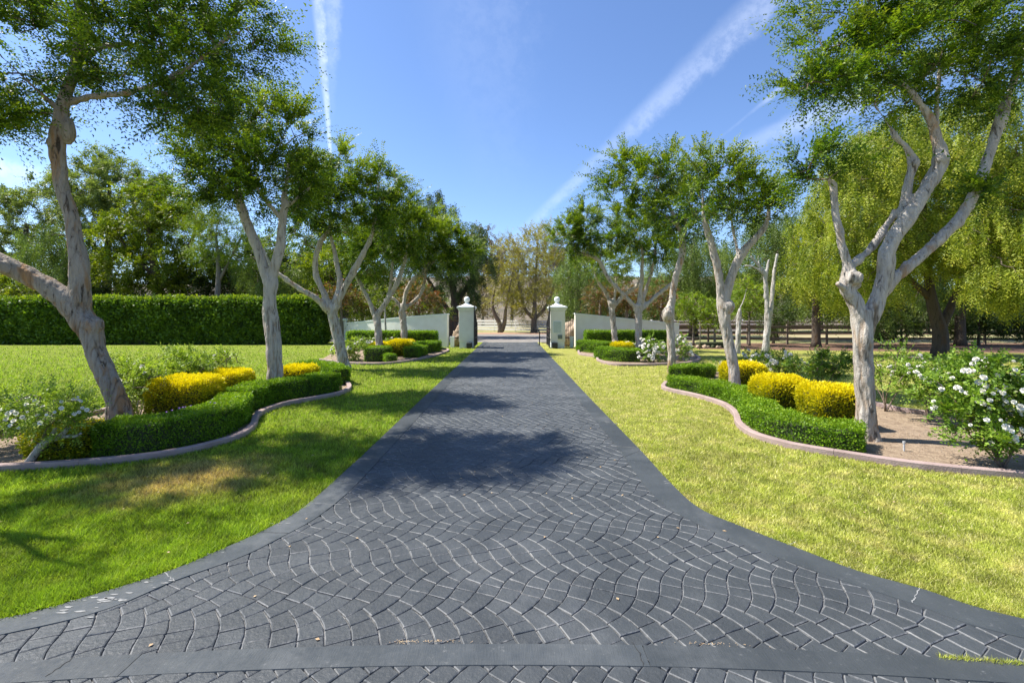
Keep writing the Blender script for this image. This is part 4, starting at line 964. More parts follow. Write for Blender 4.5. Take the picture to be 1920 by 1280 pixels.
rose_bush('rose bush with a few white blooms right of the leaning trunk on the left', 262, 786, [(250, 705, 45, 32, 0, .5), (290, 720, 45, 36, 0, .5), (255, 745, 30, 26, 0, .4)], 7, (.046, .034), 2.6, 1.0, stems=6, stemm=M['bark_birch'], lm=M['leaf_rose_lit'])
rose_bush('pale green rose bush behind the large golden bush on the left', 352, 758, [(340, 690, 50, 32, 0, .6), (375, 700, 40, 28, 0, .6), (310, 680, 30, 24, 0, .5)], 5, (.05, .036), 3.2, .8, stems=6, lm=M['leaf_rose_lit'])
rose_bush('rose bush spreading behind the second golden bush on the left', 415, 745, [(405, 680, 34, 24, 0, .6), (425, 668, 18, 12, 0, .4)], 4, (.05, .036), 3.0, .8, stems=5, lm=M['leaf_rose_lit'])
rose_bush('rose bush over a crooked pale stem at the front of the near left bed', 60, 872, [(100, 765, 62, 38, 0, .45), (125, 790, 46, 28, 0, .4), (70, 775, 40, 36, 0, .4)], 22, (.036, .026), 2.4, .6, stems=4, lm=M['leaf_rose_lit'])
rose_bush('rose bush with small white blooms at the left edge, left of the crooked stem', -30, 845, [(10, 770, 50, 45, 0, .5), (-40, 760, 55, 45, 0, .5), (40, 790, 36, 30, 0, .4)], 12, (.038, .027), 2.4, .65, stems=6, lm=M['leaf_rose_lit'])
rose_bush('rose bush with cream blooms at the far left of the small left gate bed', 650, 676, [(645, 655, 22, 18, 0, .7), (665, 648, 20, 14, 0, .7), (662, 665, 16, 12, 0, .5)], 12, (.07, .05), 2.2, 1.3, lm=M['leaf_rose_lit'])
rose_bush('rose bush with cream blooms right of the third left trunk in the small gate bed', 690, 668, [(685, 642, 24, 12, 0, .8), (700, 648, 16, 12, 0, .6)], 8, (.07, .05), 1.9, 1.3)
rose_bush('white rose bush against the left wall hedge between two trunks', 735, 660, [(733, 640, 18, 10, 0, .6), (738, 648, 14, 8, 0, .5)], 8, (.07, .05), 1.6, 1.3)
# crooked pale rose stem
X, Y = gp(52, 876); r = empty('crooked_stem', (X, Y, 0), 0, 'bare pale crooked woody stem leaning right out of the near left bed', 'shrub stem')
V, Fc = [], []
for lb in ([(45, 878, 0, 6), (62, 855, 0, 6), (80, 832, 0, 6), (100, 822, 0, 5), (118, 812, 0, 4), (130, 800, 0, 3)], [(85, 830, 0, 4.5), (97, 818, 0, 4), (104, 802, 0, 3)], [(100, 824, 0, 3.5), (122, 818, 0, 3), (140, 818, 0, 2.4), (152, 812, 0, 2)]):
    P = np.array([(*(np.array(at(a, b_, Y)) + [0, dy, 0] - np.array(r.location)), rr * Y / F) for a, b_, dy, rr in lb]); C = catmull(P, 5); tube(C[:, :3], C[:, 3], 8, V, Fc, True, .2)
link('stem', pmesh('stem', V, Fc, True), M['bark_birch'], r)

TRI = False
# purple flowers between hedge and golden bush
rp = empty('purple_flowers', (*gp(340, 800), 0), 0, 'small purple flowers in front of the large golden bush on the left', 'flowers')
V = []; n = 26
for i in range(n):
    x = random.uniform(310, 405); y = 778 - (x - 310) * .2 + random.uniform(-8, 10); Yy = 6.9 + random.uniform(-.15, .15); p = np.array(at(x, y, Yy)) - np.array(rp.location)
    for q in range(5):
        a = 2 * math.pi * q / 5 + i; d = np.array([math.cos(a), math.sin(a) * .6, .6]); d /= np.linalg.norm(d); V.append(leaves_from(p[None], d[None], nrm(np.array([[-.2, -.8, .5]])), np.array([.02]), np.array([.016]))[0])
link('petals', quads_mesh('petals', np.array(V)), M['purple'], rp)
P0 = np.array([np.array(at(random.uniform(300, 410), 792 - random.uniform(0, 14), 6.9 + random.uniform(-.15, .15))) - np.array(rp.location) for i in range(120)])
Q, c_ = sprays(P0 - [0, 0, .12], nrm(rng.normal(size=(120, 3)) * .4 + [0, 0, 1]), np.full(120, .2), 10, .03, .01); link('foliage', quads_mesh('foliage', Q, c_), M['leaf_rose'], rp)

# ------------------------------------------------------------------ gate, pillars, walls
def ngate_wall(label, pts, tops, name='garden_wall'):
    """curved masonry wall: ground points and top heights"""
    C = catmull([(x, y, z) for (x, y), z in zip(pts, tops)], 8); T = nrm(np.gradient(C[:, :2], axis=0)); Nn = np.c_[-T[:, 1], T[:, 0]]
    root = empty(name, (*pts[0], 0), 0, label, 'wall', 'curved gate walls'); o3 = np.array([*pts[0], 0])
    def strip(nm, hw, z0f, z1f, m, ext=0.0):
        V, Fc = [], []
        for i in range(len(C)):
            e = T[i] * (ext if i == len(C) - 1 else (-ext if i == 0 else 0))
            for w, z in ((-hw, z0f(i)), (-hw, z1f(i)), (hw, z1f(i)), (hw, z0f(i))): V.append((C[i, 0] + Nn[i, 0] * w + e[0] - o3[0], C[i, 1] + Nn[i, 1] * w + e[1] - o3[1], z))
        for i in range(len(C) - 1):
            for k in range(4): Fc.append((i * 4 + k, i * 4 + (k + 1) % 4, (i + 1) * 4 + (k + 1) % 4, (i + 1) * 4 + k))
        Fc.append((0, 1, 2, 3)); Fc.append(tuple((len(C) - 1) * 4 + k for k in (3, 2, 1, 0)))
        me = pmesh(nm, V, Fc); bm = bmesh.new(); bm.from_mesh(me); bmesh.ops.recalc_face_normals(bm, faces=bm.faces); bm.to_mesh(me); bm.free(); link(nm, me, m, root)
    strip('wall_body', .14, lambda i: -.05, lambda i: C[i, 2] - .06, M['stucco']); strip('coping', .17, lambda i: C[i, 2] - .06, lambda i: C[i, 2], M['cap'], .03)
    return root
ngate_wall('pale stucco wall sweeping down to the left from the left gate pillar', [(-3.62, 25.75), (-6.4, 26.5), (-9.0, 27.9), (-10.6, 29.1)], [1.90, 1.70, 1.45, 1.33])
ngate_wall('pale stucco wall sweeping down to the right from the right gate pillar', [(3.58, 25.9), (5.9, 26.1), (8.3, 26.4), (9.6, 26.2)], [1.93, 1.70, 1.46, 1.36])
boxobj_ = empty('low_pier', (-10.95, 29.45, 0), 0, 'low grey-green pier with a flat cap at the left end of the left gate wall', 'pier')
boxobj('shaft', (0, 0, .72), (.72, .72, 1.44), M['stucco'], boxobj_); boxobj('cap', (0, 0, 1.52), (.95, .95, .16), M['cap'], boxobj_, bev=.04)
for sx, lab in ((-1, 'left gate'), (1, 'right gate')):
    boxobj_ = empty('low_pier', (sx * 3.35, 25.55, 0), 0, 'short white post at the gate end of the %s wall' % lab.split()[0], 'post', 'short white posts at the wall ends')
    boxobj('shaft', (0, 0, .28), (.2, .2, .56), M['cap'], boxobj_); boxobj('cap', (0, 0, .585), (.26, .26, .05), M['cap'], boxobj_)
def pillar(sx, label):
    xc = sx * 2.51; r = empty('gate_pillar', (xc, 25.35, 0), 0, label, 'gate pillar', 'gate pillars topped with balls')
    boxobj('shaft', (0, 0, 1.20), (.80, .80, 1.70), M['stucco'], r, bev=.008); boxobj('plinth', (0, 0, .17), (.74, .74, .358), M['cap'], r)
    bm = bmesh.new(); 
    prof = [(.41, 2.052), (.44, 2.075), (.44, 2.13), (.50, 2.17), (.52, 2.20), (.52, 2.27), (.47, 2.285), (.30, 2.34), (.15, 2.42), (.09, 2.48), (.07, 2.50)]
    rings = []
    for h, z in prof: rings.append([bm.verts.new((a * h, b_ * h, z)) for a, b_ in ((-1, -1), (1, -1), (1, 1), (-1, 1))])
    for i in range(len(rings) - 1):
        for k in range(4): bm.faces.new((rings[i][k], rings[i][(k + 1) % 4], rings[i + 1][(k + 1) % 4], rings[i + 1][k]))
    bm.faces.new(rings[0][::-1]); bm.faces.new(rings[-1]); bmobj('cap', bm, M['cap'], r)
    V, Fc = lathe([(.02, 2.49), (.075, 2.505), (.06, 2.53)] + [(max(.01, .165 * math.sin(a)), 2.675 - .165 * math.cos(a)) for a in np.linspace(.42, math.pi, 14)], 24)
    link('ball', pmesh('ball', V, Fc, True), M['cap'], r)
    return r
pl = pillar(-1, 'left gate pillar with a white ball on top'); pr = pillar(1, 'right gate pillar with a ball and an intercom panel')
# panel and box on the right pillar
boxobj('panel', (-.02, -.415, 1.15), (.42, .03, .62), M['panel'], pr); boxobj('panel_frame', (-.02, -.405, 1.15), (.48, .02, .68), M['cap'], pr)
boxobj('call_box', (.12, -.44, .62), (.24, .09, .22), M['glass'], pr)
for sx, s in ((-1, 'left'), (1, 'right')):
    r = empty('gate_motor', (sx * 2.33, 24.80, 0), 0, 'black gate motor box at the foot of the %s pillar' % s, 'gate motor', 'black gate motor boxes')
    boxobj('housing', (0, 0, .17), (.30, .22, .30), M['blackbox'], r, bev=.03); boxobj('arm', (-sx * .13, .18, .28), (.05, .4, .04), M['iron'], r)
def gate_leaf(sx, label):
    X = sx * 2.05; r = empty('gate_leaf', (X, 24.72, 0), 0, label, 'gate', 'open iron gate leaves')
    Ln = 2.05
    def top(y): return 2.28 - .95 * (y / Ln) ** .7
    boxobj('hinge_stile', (0, 0, 1.16), (.05, .05, 2.28), M['iron'], r); boxobj('lock_stile', (0, Ln, .72), (.05, .05, 1.3), M['iron'], r)
    for z in (.12, .55, 1.1): boxobj('rail', (0, Ln / 2, z), (.035, Ln - .05, .04), M['iron'], r)
    V, Fc = [], []; tube([(0, y, top(y)) for y in np.linspace(0, Ln, 14)], [.024] * 14, 8, V, Fc); link('top_rail', pmesh('top_rail', V, Fc, True), M['iron'], r)
    for i in range(1, 13):
        y = Ln * i / 13; V, Fc = [], []; h = top(y); tube([(0, y, .1), (0, y, h)], [.010, .010], 6, V, Fc); link('picket', pmesh('picket', V, Fc), M['iron'], r)
    for i in range(4):
        y = Ln * (i + .6) / 4.4; V, Fc = [], []; a = np.linspace(0, 4.6, 16); tube([(.0, y + .14 * math.cos(q) * (1 - q * .12), .84 + .18 * math.sin(q) * (1 - q * .12)) for q in a], [.012] * 16, 6, V, Fc); link('scroll', pmesh('scroll', V, Fc, True), M['rust'], r)
gate_leaf(-1, 'left leaf of the open black iron gate, folded back by the left pillar'); gate_leaf(1, 'right leaf of the open black iron gate, folded back by the right pillar')
def iron_fence(x0, x1, label):
    r = empty('iron_fence', ((x0 + x1) / 2, 25.75, 0), 0, label, 'iron fence', 'short iron fences beside the gate'); w = x1 - x0; n = 5
    for z in (.52, 1.5, .1): boxobj('rail', (0, 0, z), (w, .03, .035), M['rust'], r, bev=.002)
    for i in range(n):
        x = -w / 2 + w * (i + .5) / n; V, Fc = [], []
        tube([(x, 0, .02), (x, 0, 1.62), (x, 0, 1.66), (x, 0, 1.76)], [.011, .011, .026, .002], 6, V, Fc); tube([(x, 0, .47), (x, 0, .5), (x, 0, .56), (x, 0, .6)], [.012, .04, .04, .012], 6, V, Fc)
        tube([(x, 0, .02), (x, 0, .05), (x, 0, .13)], [.06, .045, .012], 6, V, Fc); link('picket', pmesh('picket', V, Fc), M['iron'] if i % 2 else M['rust'], r)
iron_fence(-3.50, -2.95, 'rusty iron pickets between the left wall and left pillar'); iron_fence(2.95, 3.46, 'rusty iron pickets between the right pillar and right wall')
def boulder(x, y, s, label, seed):
    r = bmesh.new(); bmesh.ops.create_icosphere(r, subdivisions=4, radius=1)
    for v in r.verts:
        n = 1 + .30 * mnoise.noise(v.co * 1.3 + Vector((seed, 0, 0))) + .10 * mnoise.noise(v.co * 4); v.co = Vector((v.co.x * s[0], v.co.y * s[1], max(-.1, v.co.z * s[2] + s[2] * .75))) * n
    o = bmobj('boulder', r, M['boulder'], None, True); o.location = (x, y, 0); props(o, label, 'boulder', 'boulders behind the gate fences')
boulder(-3.15, 27.0, (.42, .4, .62), 'tan boulder behind the left iron fence', 1); boulder(3.55, 27.2, (.62, .45, .80), 'larger tan boulder behind the right iron fence', 4)
r = empty('call_post', (1.62, 26.8, 0), 0, 'black gooseneck pedestal post beside the driveway just beyond the gate', 'post')
V, Fc = [], []; C = catmull([(0, 0, 0), (0, 0, .45), (0, 0, .78), (-.06, 0, .93), (-.2, 0, .98), (-.36, 0, .99)], 5); tube(C, [.032] * len(C), 8, V, Fc); link('post', pmesh('post', V, Fc, True), M['iron'], r); boxobj('head', (-.38, 0, .97), (.10, .12, .14), M['iron'], r)

# ------------------------------------------------------------------ fences
def rail_fence(label, xs, yf, zt, rails, m, name, pw=.11, rw=.04, rh=.14, group=None):
    r = empty(name, (xs[0], yf(xs[0]), 0), 0, label, 'fence', group); o3 = (xs[0], yf(xs[0]))
    bm = bmesh.new(); box(bm, (0, 0, 0), (pw, pw, 1), 0, .01); me = bpy.data.meshes.new('post'); bm.to_mesh(me); bm.free(); me.materials.append(m)
    bm = bmesh.new(); box(bm, (0, 0, 0), (1, rw, rh), 0, .004); mr = bpy.data.meshes.new('rail'); bm.to_mesh(mr); bm.free(); mr.materials.append(m)
    for i, x in enumerate(xs):
        o = bpy.data.objects.new('post', me); COL.objects.link(o); o.parent = r; h = zt + .06 + random.uniform(-.02, .02); o.location = (x - o3[0], yf(x) - o3[1], h / 2); o.scale = (1, 1, h)
        if i < len(xs) - 1:
            x2 = xs[i + 1]; dx, dy = x2 - x, yf(x2) - yf(x); ln = math.hypot(dx, dy)
            for z in rails:
                q = bpy.data.objects.new('rail', mr); COL.objects.link(q); q.parent = r; q.location = ((x + x2) / 2 - o3[0], (yf(x) + yf(x2)) / 2 - o3[1] - pw / 2 - rw / 2 - .001, z + random.uniform(-.012, .012)); q.rotation_euler = (0, random.uniform(-.003, .003), math.atan2(dy, dx)); q.scale = (ln - .004, 1, 1)
    return r
rail_fence('weathered brown three-rail fence behind the right-hand trees', [9.7 + 2.45 * i for i in range(16)], lambda x: 28.2, 1.2, (.35, .72, 1.08), M['brownwood'], 'rail_fence', group='ranch rail fences')
rail_fence('white four-rail ranch fence across the road beyond the gate', [-26 + 2.4 * i for i in range(23)], lambda x: 51.0 - .6 * x if x < 4.6 else 48.24, 1.30, (.22, .52, .84, 1.15), M['white'], 'rail_fence', .16, .05, .19, group='ranch rail fences')
rail_fence('long brown fence across the road behind the right fence', [7 + 3.0 * i for i in range(22)], lambda x: 46.0, 1.2, (.45, .78, 1.1), M['brownwood'], 'rail_fence', group='ranch rail fences')

# ------------------------------------------------------------------ background trees and shrubs
def bg(label, Y, base, limbs, crowns, lm, bmat, leaf, lai, style='bush', spl=.9, nat=None, name='background_tree', cat='tree', group='trees behind the garden', m=10, newp=.3, twigs=True, gap=0, shell=.45):
    L0 = [(base[0], None, 0, base[1])] + [(a, b_, 0, r) for a, b_, r in limbs[0]]
    LL = [L0] + [[(a, b_, dy, r) for a, b_, dy, r in lb] for lb in limbs[1:]]
    return make_tree(name, label, cat, Y, LL, crowns, lm, bmat, leaf, lai, style, group, nat=nat, spl=spl, detail=False, m=m, newp=newp, twigs=twigs, gap=gap, shell=shell)
LB, LA = (.21, .12), (.2, .11)
bg('tall olive-green tree rising highest behind the left hedge', 40, (200, 9), [[(200, 560, 8), (202, 480, 6), (205, 400, 4), (205, 330, 2)], [(201, 500, 0, 5), (150, 420, 0, 3), (130, 380, 0, 2)], [(203, 450, 0, 5), (250, 390, 0, 3), (270, 360, 0, 2)]],
   [(200, 355, 62, 66, 0, 4), (250, 350, 42, 48, 0, 3.5), (150, 375, 45, 48, 0, 3.5), (215, 430, 75, 50, 0, 4), (110, 350, 34, 40, 1, 3), (190, 310, 30, 30, 0, 2.5), (290, 370, 30, 50, 2, 3)], M['leaf_olive'], M['bark_dark'], LB, 3.2, nat=300)
bg('olive-grey tree at the left edge behind the hedge', 42, (40, 9), [[(40, 560, 8), (45, 480, 6), (50, 420, 3)], [(42, 520, 0, 5), (-10, 450, 0, 3), (-30, 420, 0, 2)]],
   [(50, 420, 55, 52, 0, 4), (0, 450, 60, 50, 0, 4), (-60, 430, 60, 60, 0, 4), (60, 490, 70, 45, 0, 4), (85, 380, 34, 34, 0, 3), (20, 370, 26, 22, 0, 2)], M['leaf_olive'], M['bark_dark'], LB, 3.1, nat=280, gap=.05)
bg('soft weeping pale green tree behind the leaning trunk', 36, (125, 7), [[(125, 560, 6), (128, 480, 4), (130, 430, 2)]], [(120, 455, 50, 36, 0, 3), (110, 500, 55, 36, 0, 3), (165, 500, 34, 42, 0, 2.5)], M['leaf_weepd'], M['bark_dark'], (.2, .07), 3.0, 'weep', 1.2, 200)
bg('dense yellow-green tree behind the hedge between the first and second left trees', 36, (300, 11), [[(300, 560, 9), (290, 500, 7), (280, 440, 4), (280, 390, 2)], [(296, 530, 0, 6), (350, 470, 0, 4), (370, 420, 0, 2)], [(294, 520, 0, 5), (240, 470, 0, 3), (220, 430, 0, 2)]],
   [(285, 385, 50, 38, 0, 3), (250, 440, 52, 42, 0, 3.2), (330, 430, 58, 44, 0, 3.2), (300, 490, 85, 40, 0, 3.5), (230, 500, 45, 36, 0, 3), (360, 500, 50, 36, 0, 3), (210, 430, 26, 24, 0, 2), (320, 380, 34, 26, 0, 2)], M['leaf_mid'], M['bark_dark'], (.22, .13), 3.5, nat=340)
bg('bright feathery green tree behind the second left tree', 32, (405, 6), [[(408, 560, 5), (410, 500, 4), (405, 440, 2)], [(409, 530, 0, 3), (440, 470, 0, 2), (455, 440, 0, 1.5)]], [(385, 400, 42, 36, 0, 1.4), (420, 440, 52, 40, 0, 1.6), (370, 450, 32, 28, 0, 1.2), (460, 470, 30, 30, 0, 1.2), (400, 490, 40, 20, 0, 1.2)], M['leaf_lite'], M['bark_far'], (.12, .05), 1.8, 'up', .8, 200, group='trees behind the garden')
bg('dark green tree filling the gap behind the second and third left trees', 38, (470, 9), [[(470, 560, 8), (470, 500, 5), (465, 450, 3)]], [(470, 500, 70, 52, 0, 3.4), (540, 480, 62, 56, 0, 3.4), (420, 520, 46, 34, 0, 3), (560, 530, 56, 30, 0, 3), (610, 490, 46, 50, 0, 3)], M['leaf_dark'], M['bark_dark'], (.24, .14), 3.6, nat=300)
bg('weeping olive tree behind the end of the tall hedge', 34, (485, 6), [[(486, 560, 5), (487, 500, 3), (488, 470, 2)]], [(490, 500, 42, 34, 0, 2), (500, 530, 52, 24, 0, 2), (560, 520, 30, 30, 0, 2)], M['leaf_weepd'], M['bark_dark'], (.16, .05), 2.0, 'weep', 1.0, 150)
bg('broad yellow-green tree behind the third and fourth left trees', 34, (650, 9), [[(650, 570, 8), (648, 520, 6), (650, 460, 4)], [(649, 540, 0, 5), (690, 490, 0, 3), (700, 450, 0, 2)], [(649, 550, 0, 4), (610, 510, 0, 2)]], [(650, 450, 60, 48, 0, 3), (700, 480, 52, 46, 0, 3), (610, 500, 50, 40, 0, 3), (660, 540, 70, 34, 0, 3), (740, 540, 46, 34, 0, 2.6), (720, 420, 34, 34, 0, 2)], M['leaf_mid'], M['bark_dark'], (.22, .13), 3.4, nat=300)
bg('tall dark eucalyptus left of the gate with slanting dark trunks', 38, (848, 10), [[(850, 600, 9), (852, 560, 7), (840, 500, 5), (825, 440, 4), (820, 400, 2)], [(851, 575, 0, 6), (880, 530, 0, 4), (900, 490, 0, 3), (905, 450, 0, 2)], [(848, 590, 0, 5), (825, 560, 0, 4), (800, 520, 0, 3)], [(850, 610, 0, 4), (870, 585, 0, 3), (880, 560, 0, 2)]],
   [(800, 400, 36, 34, 0, 2.6), (845, 410, 30, 30, 0, 2.4), (885, 450, 34, 38, 0, 2.6), (905, 500, 28, 40, 0, 2.4), (850, 490, 52, 44, 0, 3), (790, 470, 50, 50, 0, 3), (820, 540, 46, 22, 0, 2.5), (880, 545, 26, 30, 0, 2), (820, 375, 18, 16, 0, 1.5)], M['leaf_dark'], M['bark_dark'], (.2, .07), 2.3, 'weep', 1.0, 340, m=9)
for px, s, lb in ((640, .9, 'red-tipped shrub behind the third left trunk'), (785, 1.0, 'red-tipped shrub behind the left gate wall')):
    bg(lb, 29, (px, 4), [[(px, 600, 3), (px, 570, 2)]], [(px, 552, 36 * s, 26, 0, 1.4), (px - 22, 566, 22, 22, 0, 1.2), (px + 24, 566, 20, 22, 0, 1.2)], M['leaf_red'], M['bark_far'], (.15, .075), 2.0, 'bush', .6, 110, name='red_shrub', cat='shrub', group='red-tipped shrubs')
bg('green shrub behind the left gate wall', 30, (715, 4), [[(715, 600, 3), (715, 570, 2)]], [(715, 575, 46, 34, 0, 1.5), (670, 585, 36, 26, 0, 1.5), (810, 590, 32, 24, 0, 1.2)], M['leaf_mid'], M['bark_far'], (.15, .075), 2.2, 'bush', .7, 120, name='green_shrub', cat='shrub', group='shrubs behind the walls')
bg('sparse yellow tree with two trunks, left of the pair beyond the gate', 49, (938, 4.5), [[(936, 605, 4.5), (928, 590, 4), (923, 570, 3), (930, 530, 2), (940, 480, 1.2)], [(941, 621, 0, 4.2), (946, 603, 0, 4), (948, 580, 0, 3), (955, 540, 0, 2), (965, 490, 0, 1.2)]],
   [(945, 560, 34, 28, 0, 3), (930, 520, 26, 32, 0, 3), (960, 510, 34, 44, 0, 3.4), (950, 470, 30, 32, 0, 3), (970, 590, 20, 16, 0, 2)], M['leaf_autumn'], M['bark_far'], (.2, .10), 1.3, 'up', 1.2, 420, group='sparse trees beyond the gate', shell=.6)
bg('sparse olive-yellow tree with a single trunk, right of the pair beyond the gate', 48.6, (1001, 6), [[(1001, 605, 5.5), (1002, 590, 5), (1003, 560, 3), (1005, 510, 2), (1008, 450, 1.2)], [(1001, 598, 0, 4), (985, 580, 0, 3), (975, 550, 0, 2), (970, 500, 0, 1.2)], [(1002, 598, 0, 4), (1022, 578, 0, 3), (1035, 545, 0, 2), (1045, 500, 0, 1.2)]],
   [(1000, 460, 42, 36, 0, 4), (1030, 500, 34, 46, 0, 3.6), (985, 520, 46, 46, 0, 4), (1010, 560, 52, 30, 0, 3.6), (1020, 435, 24, 16, 0, 3), (975, 570, 30, 24, 0, 3)], M['leaf_autumn'], M['bark_far'], (.2, .10), 1.3, 'up', 1.2, 520, group='sparse trees beyond the gate', shell=.6)
for i, (px, py, rx, ry, Y, lb) in enumerate(((905, 470, 40, 44, 75, 'dusty grey-brown tree far behind the left gate pillar'), (1070, 470, 50, 50, 78, 'dusty grey-brown tree far behind the right gate pillar'), (960, 500, 60, 55, 85, 'dusty grey-brown thicket tree far behind the pair beyond the gate'), (890, 560, 34, 34, 62, 'low brown tree far behind the left gate leaf'), (1045, 555, 34, 36, 64, 'low olive tree far behind the right gate leaf'))):
    bg(lb, Y, (px, 3), [[(px, 590, 3), (px, 550, 2), (px + 4, py, 1)]], [(px, py, rx, ry, 0, 5), (px - rx * .6, py + ry * .5, rx * .6, ry * .6, 0, 4), (px + rx * .6, py + ry * .5, rx * .6, ry * .6, 0, 4)], M['leaf_brown'], M['bark_far'], (.36, .2), 1.9, 'bush', 1.6, 170, group='dusty far trees')
bg('dark weeping pepper tree just behind the right gate pillar', 38, (1085, 8), [[(1085, 590, 7), (1082, 540, 5), (1080, 490, 3)]], [(1075, 505, 36, 30, 0, 3), (1095, 530, 46, 36, 0, 3), (1060, 560, 20, 36, 0, 2.5), (1100, 580, 44, 22, 0, 2.5), (1130, 540, 26, 40, 0, 2.5)], M['leaf_weepd'], M['bark_dark'], (.2, .06), 2.6, 'weep', 1.2, 260)
for px, s, lb in ((1125, 1.0, 'red-leaved shrub behind the right gate wall nearest the gate'), (1175, 1.1, 'red and yellow shrub behind the right wall by the candelabra tree'), (1240, .8, 'reddish shrub behind the third right trunk')):
    bg(lb, 30, (px, 3.5), [[(px, 600, 3), (px, 570, 2)]], [(px, 550, 32 * s, 22, 0, 1.4), (px - 16, 568, 20, 20, 0, 1.2), (px + 18, 566, 22, 20, 0, 1.2)], M['leaf_red'], M['bark_far'], (.15, .075), 2.0, 'bush', .6, 110, name='red_shrub', cat='shrub', group='red-tipped shrubs')
for px, py, rx, ry, Y, lb in ((1300, 575, 44, 26, 27, 'round bright green shrub behind the third right trunk'), (1340, 590, 34, 22, 26, 'fresh green shrub left of the V-shaped trunk'), (1450, 600, 30, 30, 30, 'dark green shrub on the brown fence behind the white stems'), (1405, 560, 30, 40, 27, 'airy green bush beside the short white stem')):
    bg(lb, Y, (px, 2.5), [[(px, 625, 2), (px, 590, 1.5)]], [(px, py, rx, ry, 0, 1.3), (px - rx * .5, py + 8, rx * .5, ry * .7, 0, 1.1), (px + rx * .5, py + 6, rx * .5, ry * .7, 0, 1.1)], M['leaf_lite'] if px != 1450 else M['leaf_dark'], M['bark_far'], (.13, .06), 1.9, 'bush', .55, 110, name='green_shrub', cat='shrub', group='green shrubs along the right')
bg('grey-green weeping tree behind the second and third right trees', 40, (1300, 8), [[(1300, 580, 7), (1300, 520, 5), (1298, 460, 3)]], [(1300, 470, 60, 36, 0, 3.2), (1260, 510, 52, 42, 0, 3), (1340, 500, 56, 46, 0, 3.2), (1300, 550, 80, 30, 0, 3), (1220, 540, 40, 40, 0, 3)], M['leaf_weepd'], M['bark_dark'], (.2, .06), 2.8, 'weep', 1.3, 320)
bg('tall soft green pepper tree behind the white birch-like stems', 34, (1450, 8), [[(1450, 580, 7), (1452, 500, 5), (1455, 430, 3)]], [(1450, 430, 48, 36, 0, 3), (1420, 480, 56, 46, 0, 3), (1490, 450, 52, 46, 0, 3), (1470, 520, 76, 44, 0, 3), (1400, 540, 40, 34, 0, 2.6)], M['leaf_weepd'], M['bark_dark'], (.18, .055), 2.8, 'weep', 1.2, 340)
bg('big yellow-green weeping pepper tree on the dark trunk behind the near right bed', 20, (1762, 14), [[(1762, 620, 12), (1750, 580, 10), (1740, 520, 7), (1735, 440, 5), (1730, 340, 3)], [(1757, 625, 0, 9), (1785, 570, 0, 7), (1810, 500, 0, 5), (1820, 400, 0, 3)], [(1745, 560, 0, 6), (1680, 500, 0, 4), (1620, 440, 0, 3), (1600, 360, 0, 2)]],
   [(1650, 300, 90, 62, 0, 2.2), (1600, 390, 80, 70, 0, 2), (1560, 480, 60, 62, 0, 1.7), (1590, 540, 60, 26, 0, 1.3), (1680, 420, 90, 60, .3, 2), (1740, 320, 90, 90, .4, 2.2), (1760, 460, 80, 60, .2, 2), (1700, 240, 60, 40, .3, 1.6), (1640, 490, 60, 40, 0, 1.6), (1830, 420, 60, 70, .2, 1.8), (1535, 420, 34, 40, 0, 1.2), (1580, 330, 44, 40, 0, 1.4)],
   M['leaf_weep'], M['bark_dark'], (.16, .05), 3.6, 'weep', .85, 760, m=12, newp=.6, group='weeping pepper trees')
bg('pale yellow weeping pepper tree at the right edge of the photo', 17, (1960, 16), [[(1955, 600, 14), (1945, 540, 11), (1930, 460, 7), (1925, 360, 5)]],
   [(1900, 330, 80, 80, 0, 1.8), (1860, 430, 60, 60, 0, 1.6), (1930, 450, 80, 70, 0, 1.8), (1850, 280, 60, 60, 0, 1.5), (1830, 200, 60, 50, 0, 1.5), (1980, 300, 90, 100, 0, 2), (1870, 520, 50, 40, 0, 1.3), (1930, 540, 60, 34, 0, 1.3)],
   M['leaf_weep'], M['bark_dark'], (.15, .048), 3.4, 'weep', .8, 560, m=12, newp=.7, group='weeping pepper trees')
bg('olive-green tree filling behind the pepper trees', 33, (1640, 9), [[(1640, 590, 8), (1640, 520, 6), (1640, 440, 3)]], [(1600, 560, 70, 40, 0, 2.4), (1700, 560, 70, 44, 0, 2.4), (1800, 570, 80, 40, 0, 2.4), (1900, 560, 80, 50, 0, 2.4), (1650, 500, 60, 40, 0, 2.4), (1850, 500, 90, 60, 0, 2.4)], M['leaf_dark'], M['bark_dark'], (.18, .09), 2.4, nat=240)
for i, (px, w_2) in enumerate(((1690, 60), (1835, 64), (1925, 56))):
    bg(('dark ivy clump hanging on the brown fence, ' + ('just right of the big white trunk', 'right of the dark pepper trunk', 'at the right edge of the photo')[i]), 27.6, (px, 2.5), [[(px, 630, 2), (px, 600, 1.5)]], [(px, 612, w_2 * .7, 24, 0, .5), (px - w_2 * .5, 618, w_2 * .5, 20, 0, .4), (px + w_2 * .5, 606, w_2 * .5, 22, 0, .4)], M['leaf_dark'], M['bark_dark'], (.13, .08), 2.6, 'bush', .5, 130, name='ivy_clump', cat='climber', group='ivy clumps on the fence')
for px, Y, lb, ry in ((-40, 38, 'at the far left', 40), (60, 37, 'left of the leaning tree', 36), (170, 37, 'right of the leaning tree', 34), (285, 36, 'between the first two left trees', 40), (395, 37, 'left of the slim forked tree', 40), (500, 37, 'behind the slim forked tree', 38), (590, 36, 'behind the third left tree', 44)):
    bg('dark green shrub mass behind the tall hedge, ' + lb, Y, (px, 4), [[(px, 600, 3), (px, 560, 2)]], [(px, 550, 64, ry, 0, 1.6), (px - 34, 535, 34, 30, 0, 1.4), (px + 36, 538, 34, 28, 0, 1.4)], M['leaf_dark'] if px % 3 else M['leaf_mid'], M['bark_dark'], (.24, .14), 2.4, 'bush', .9, 100, name='tall_shrub', cat='shrub', group='shrubs behind the tall hedge')
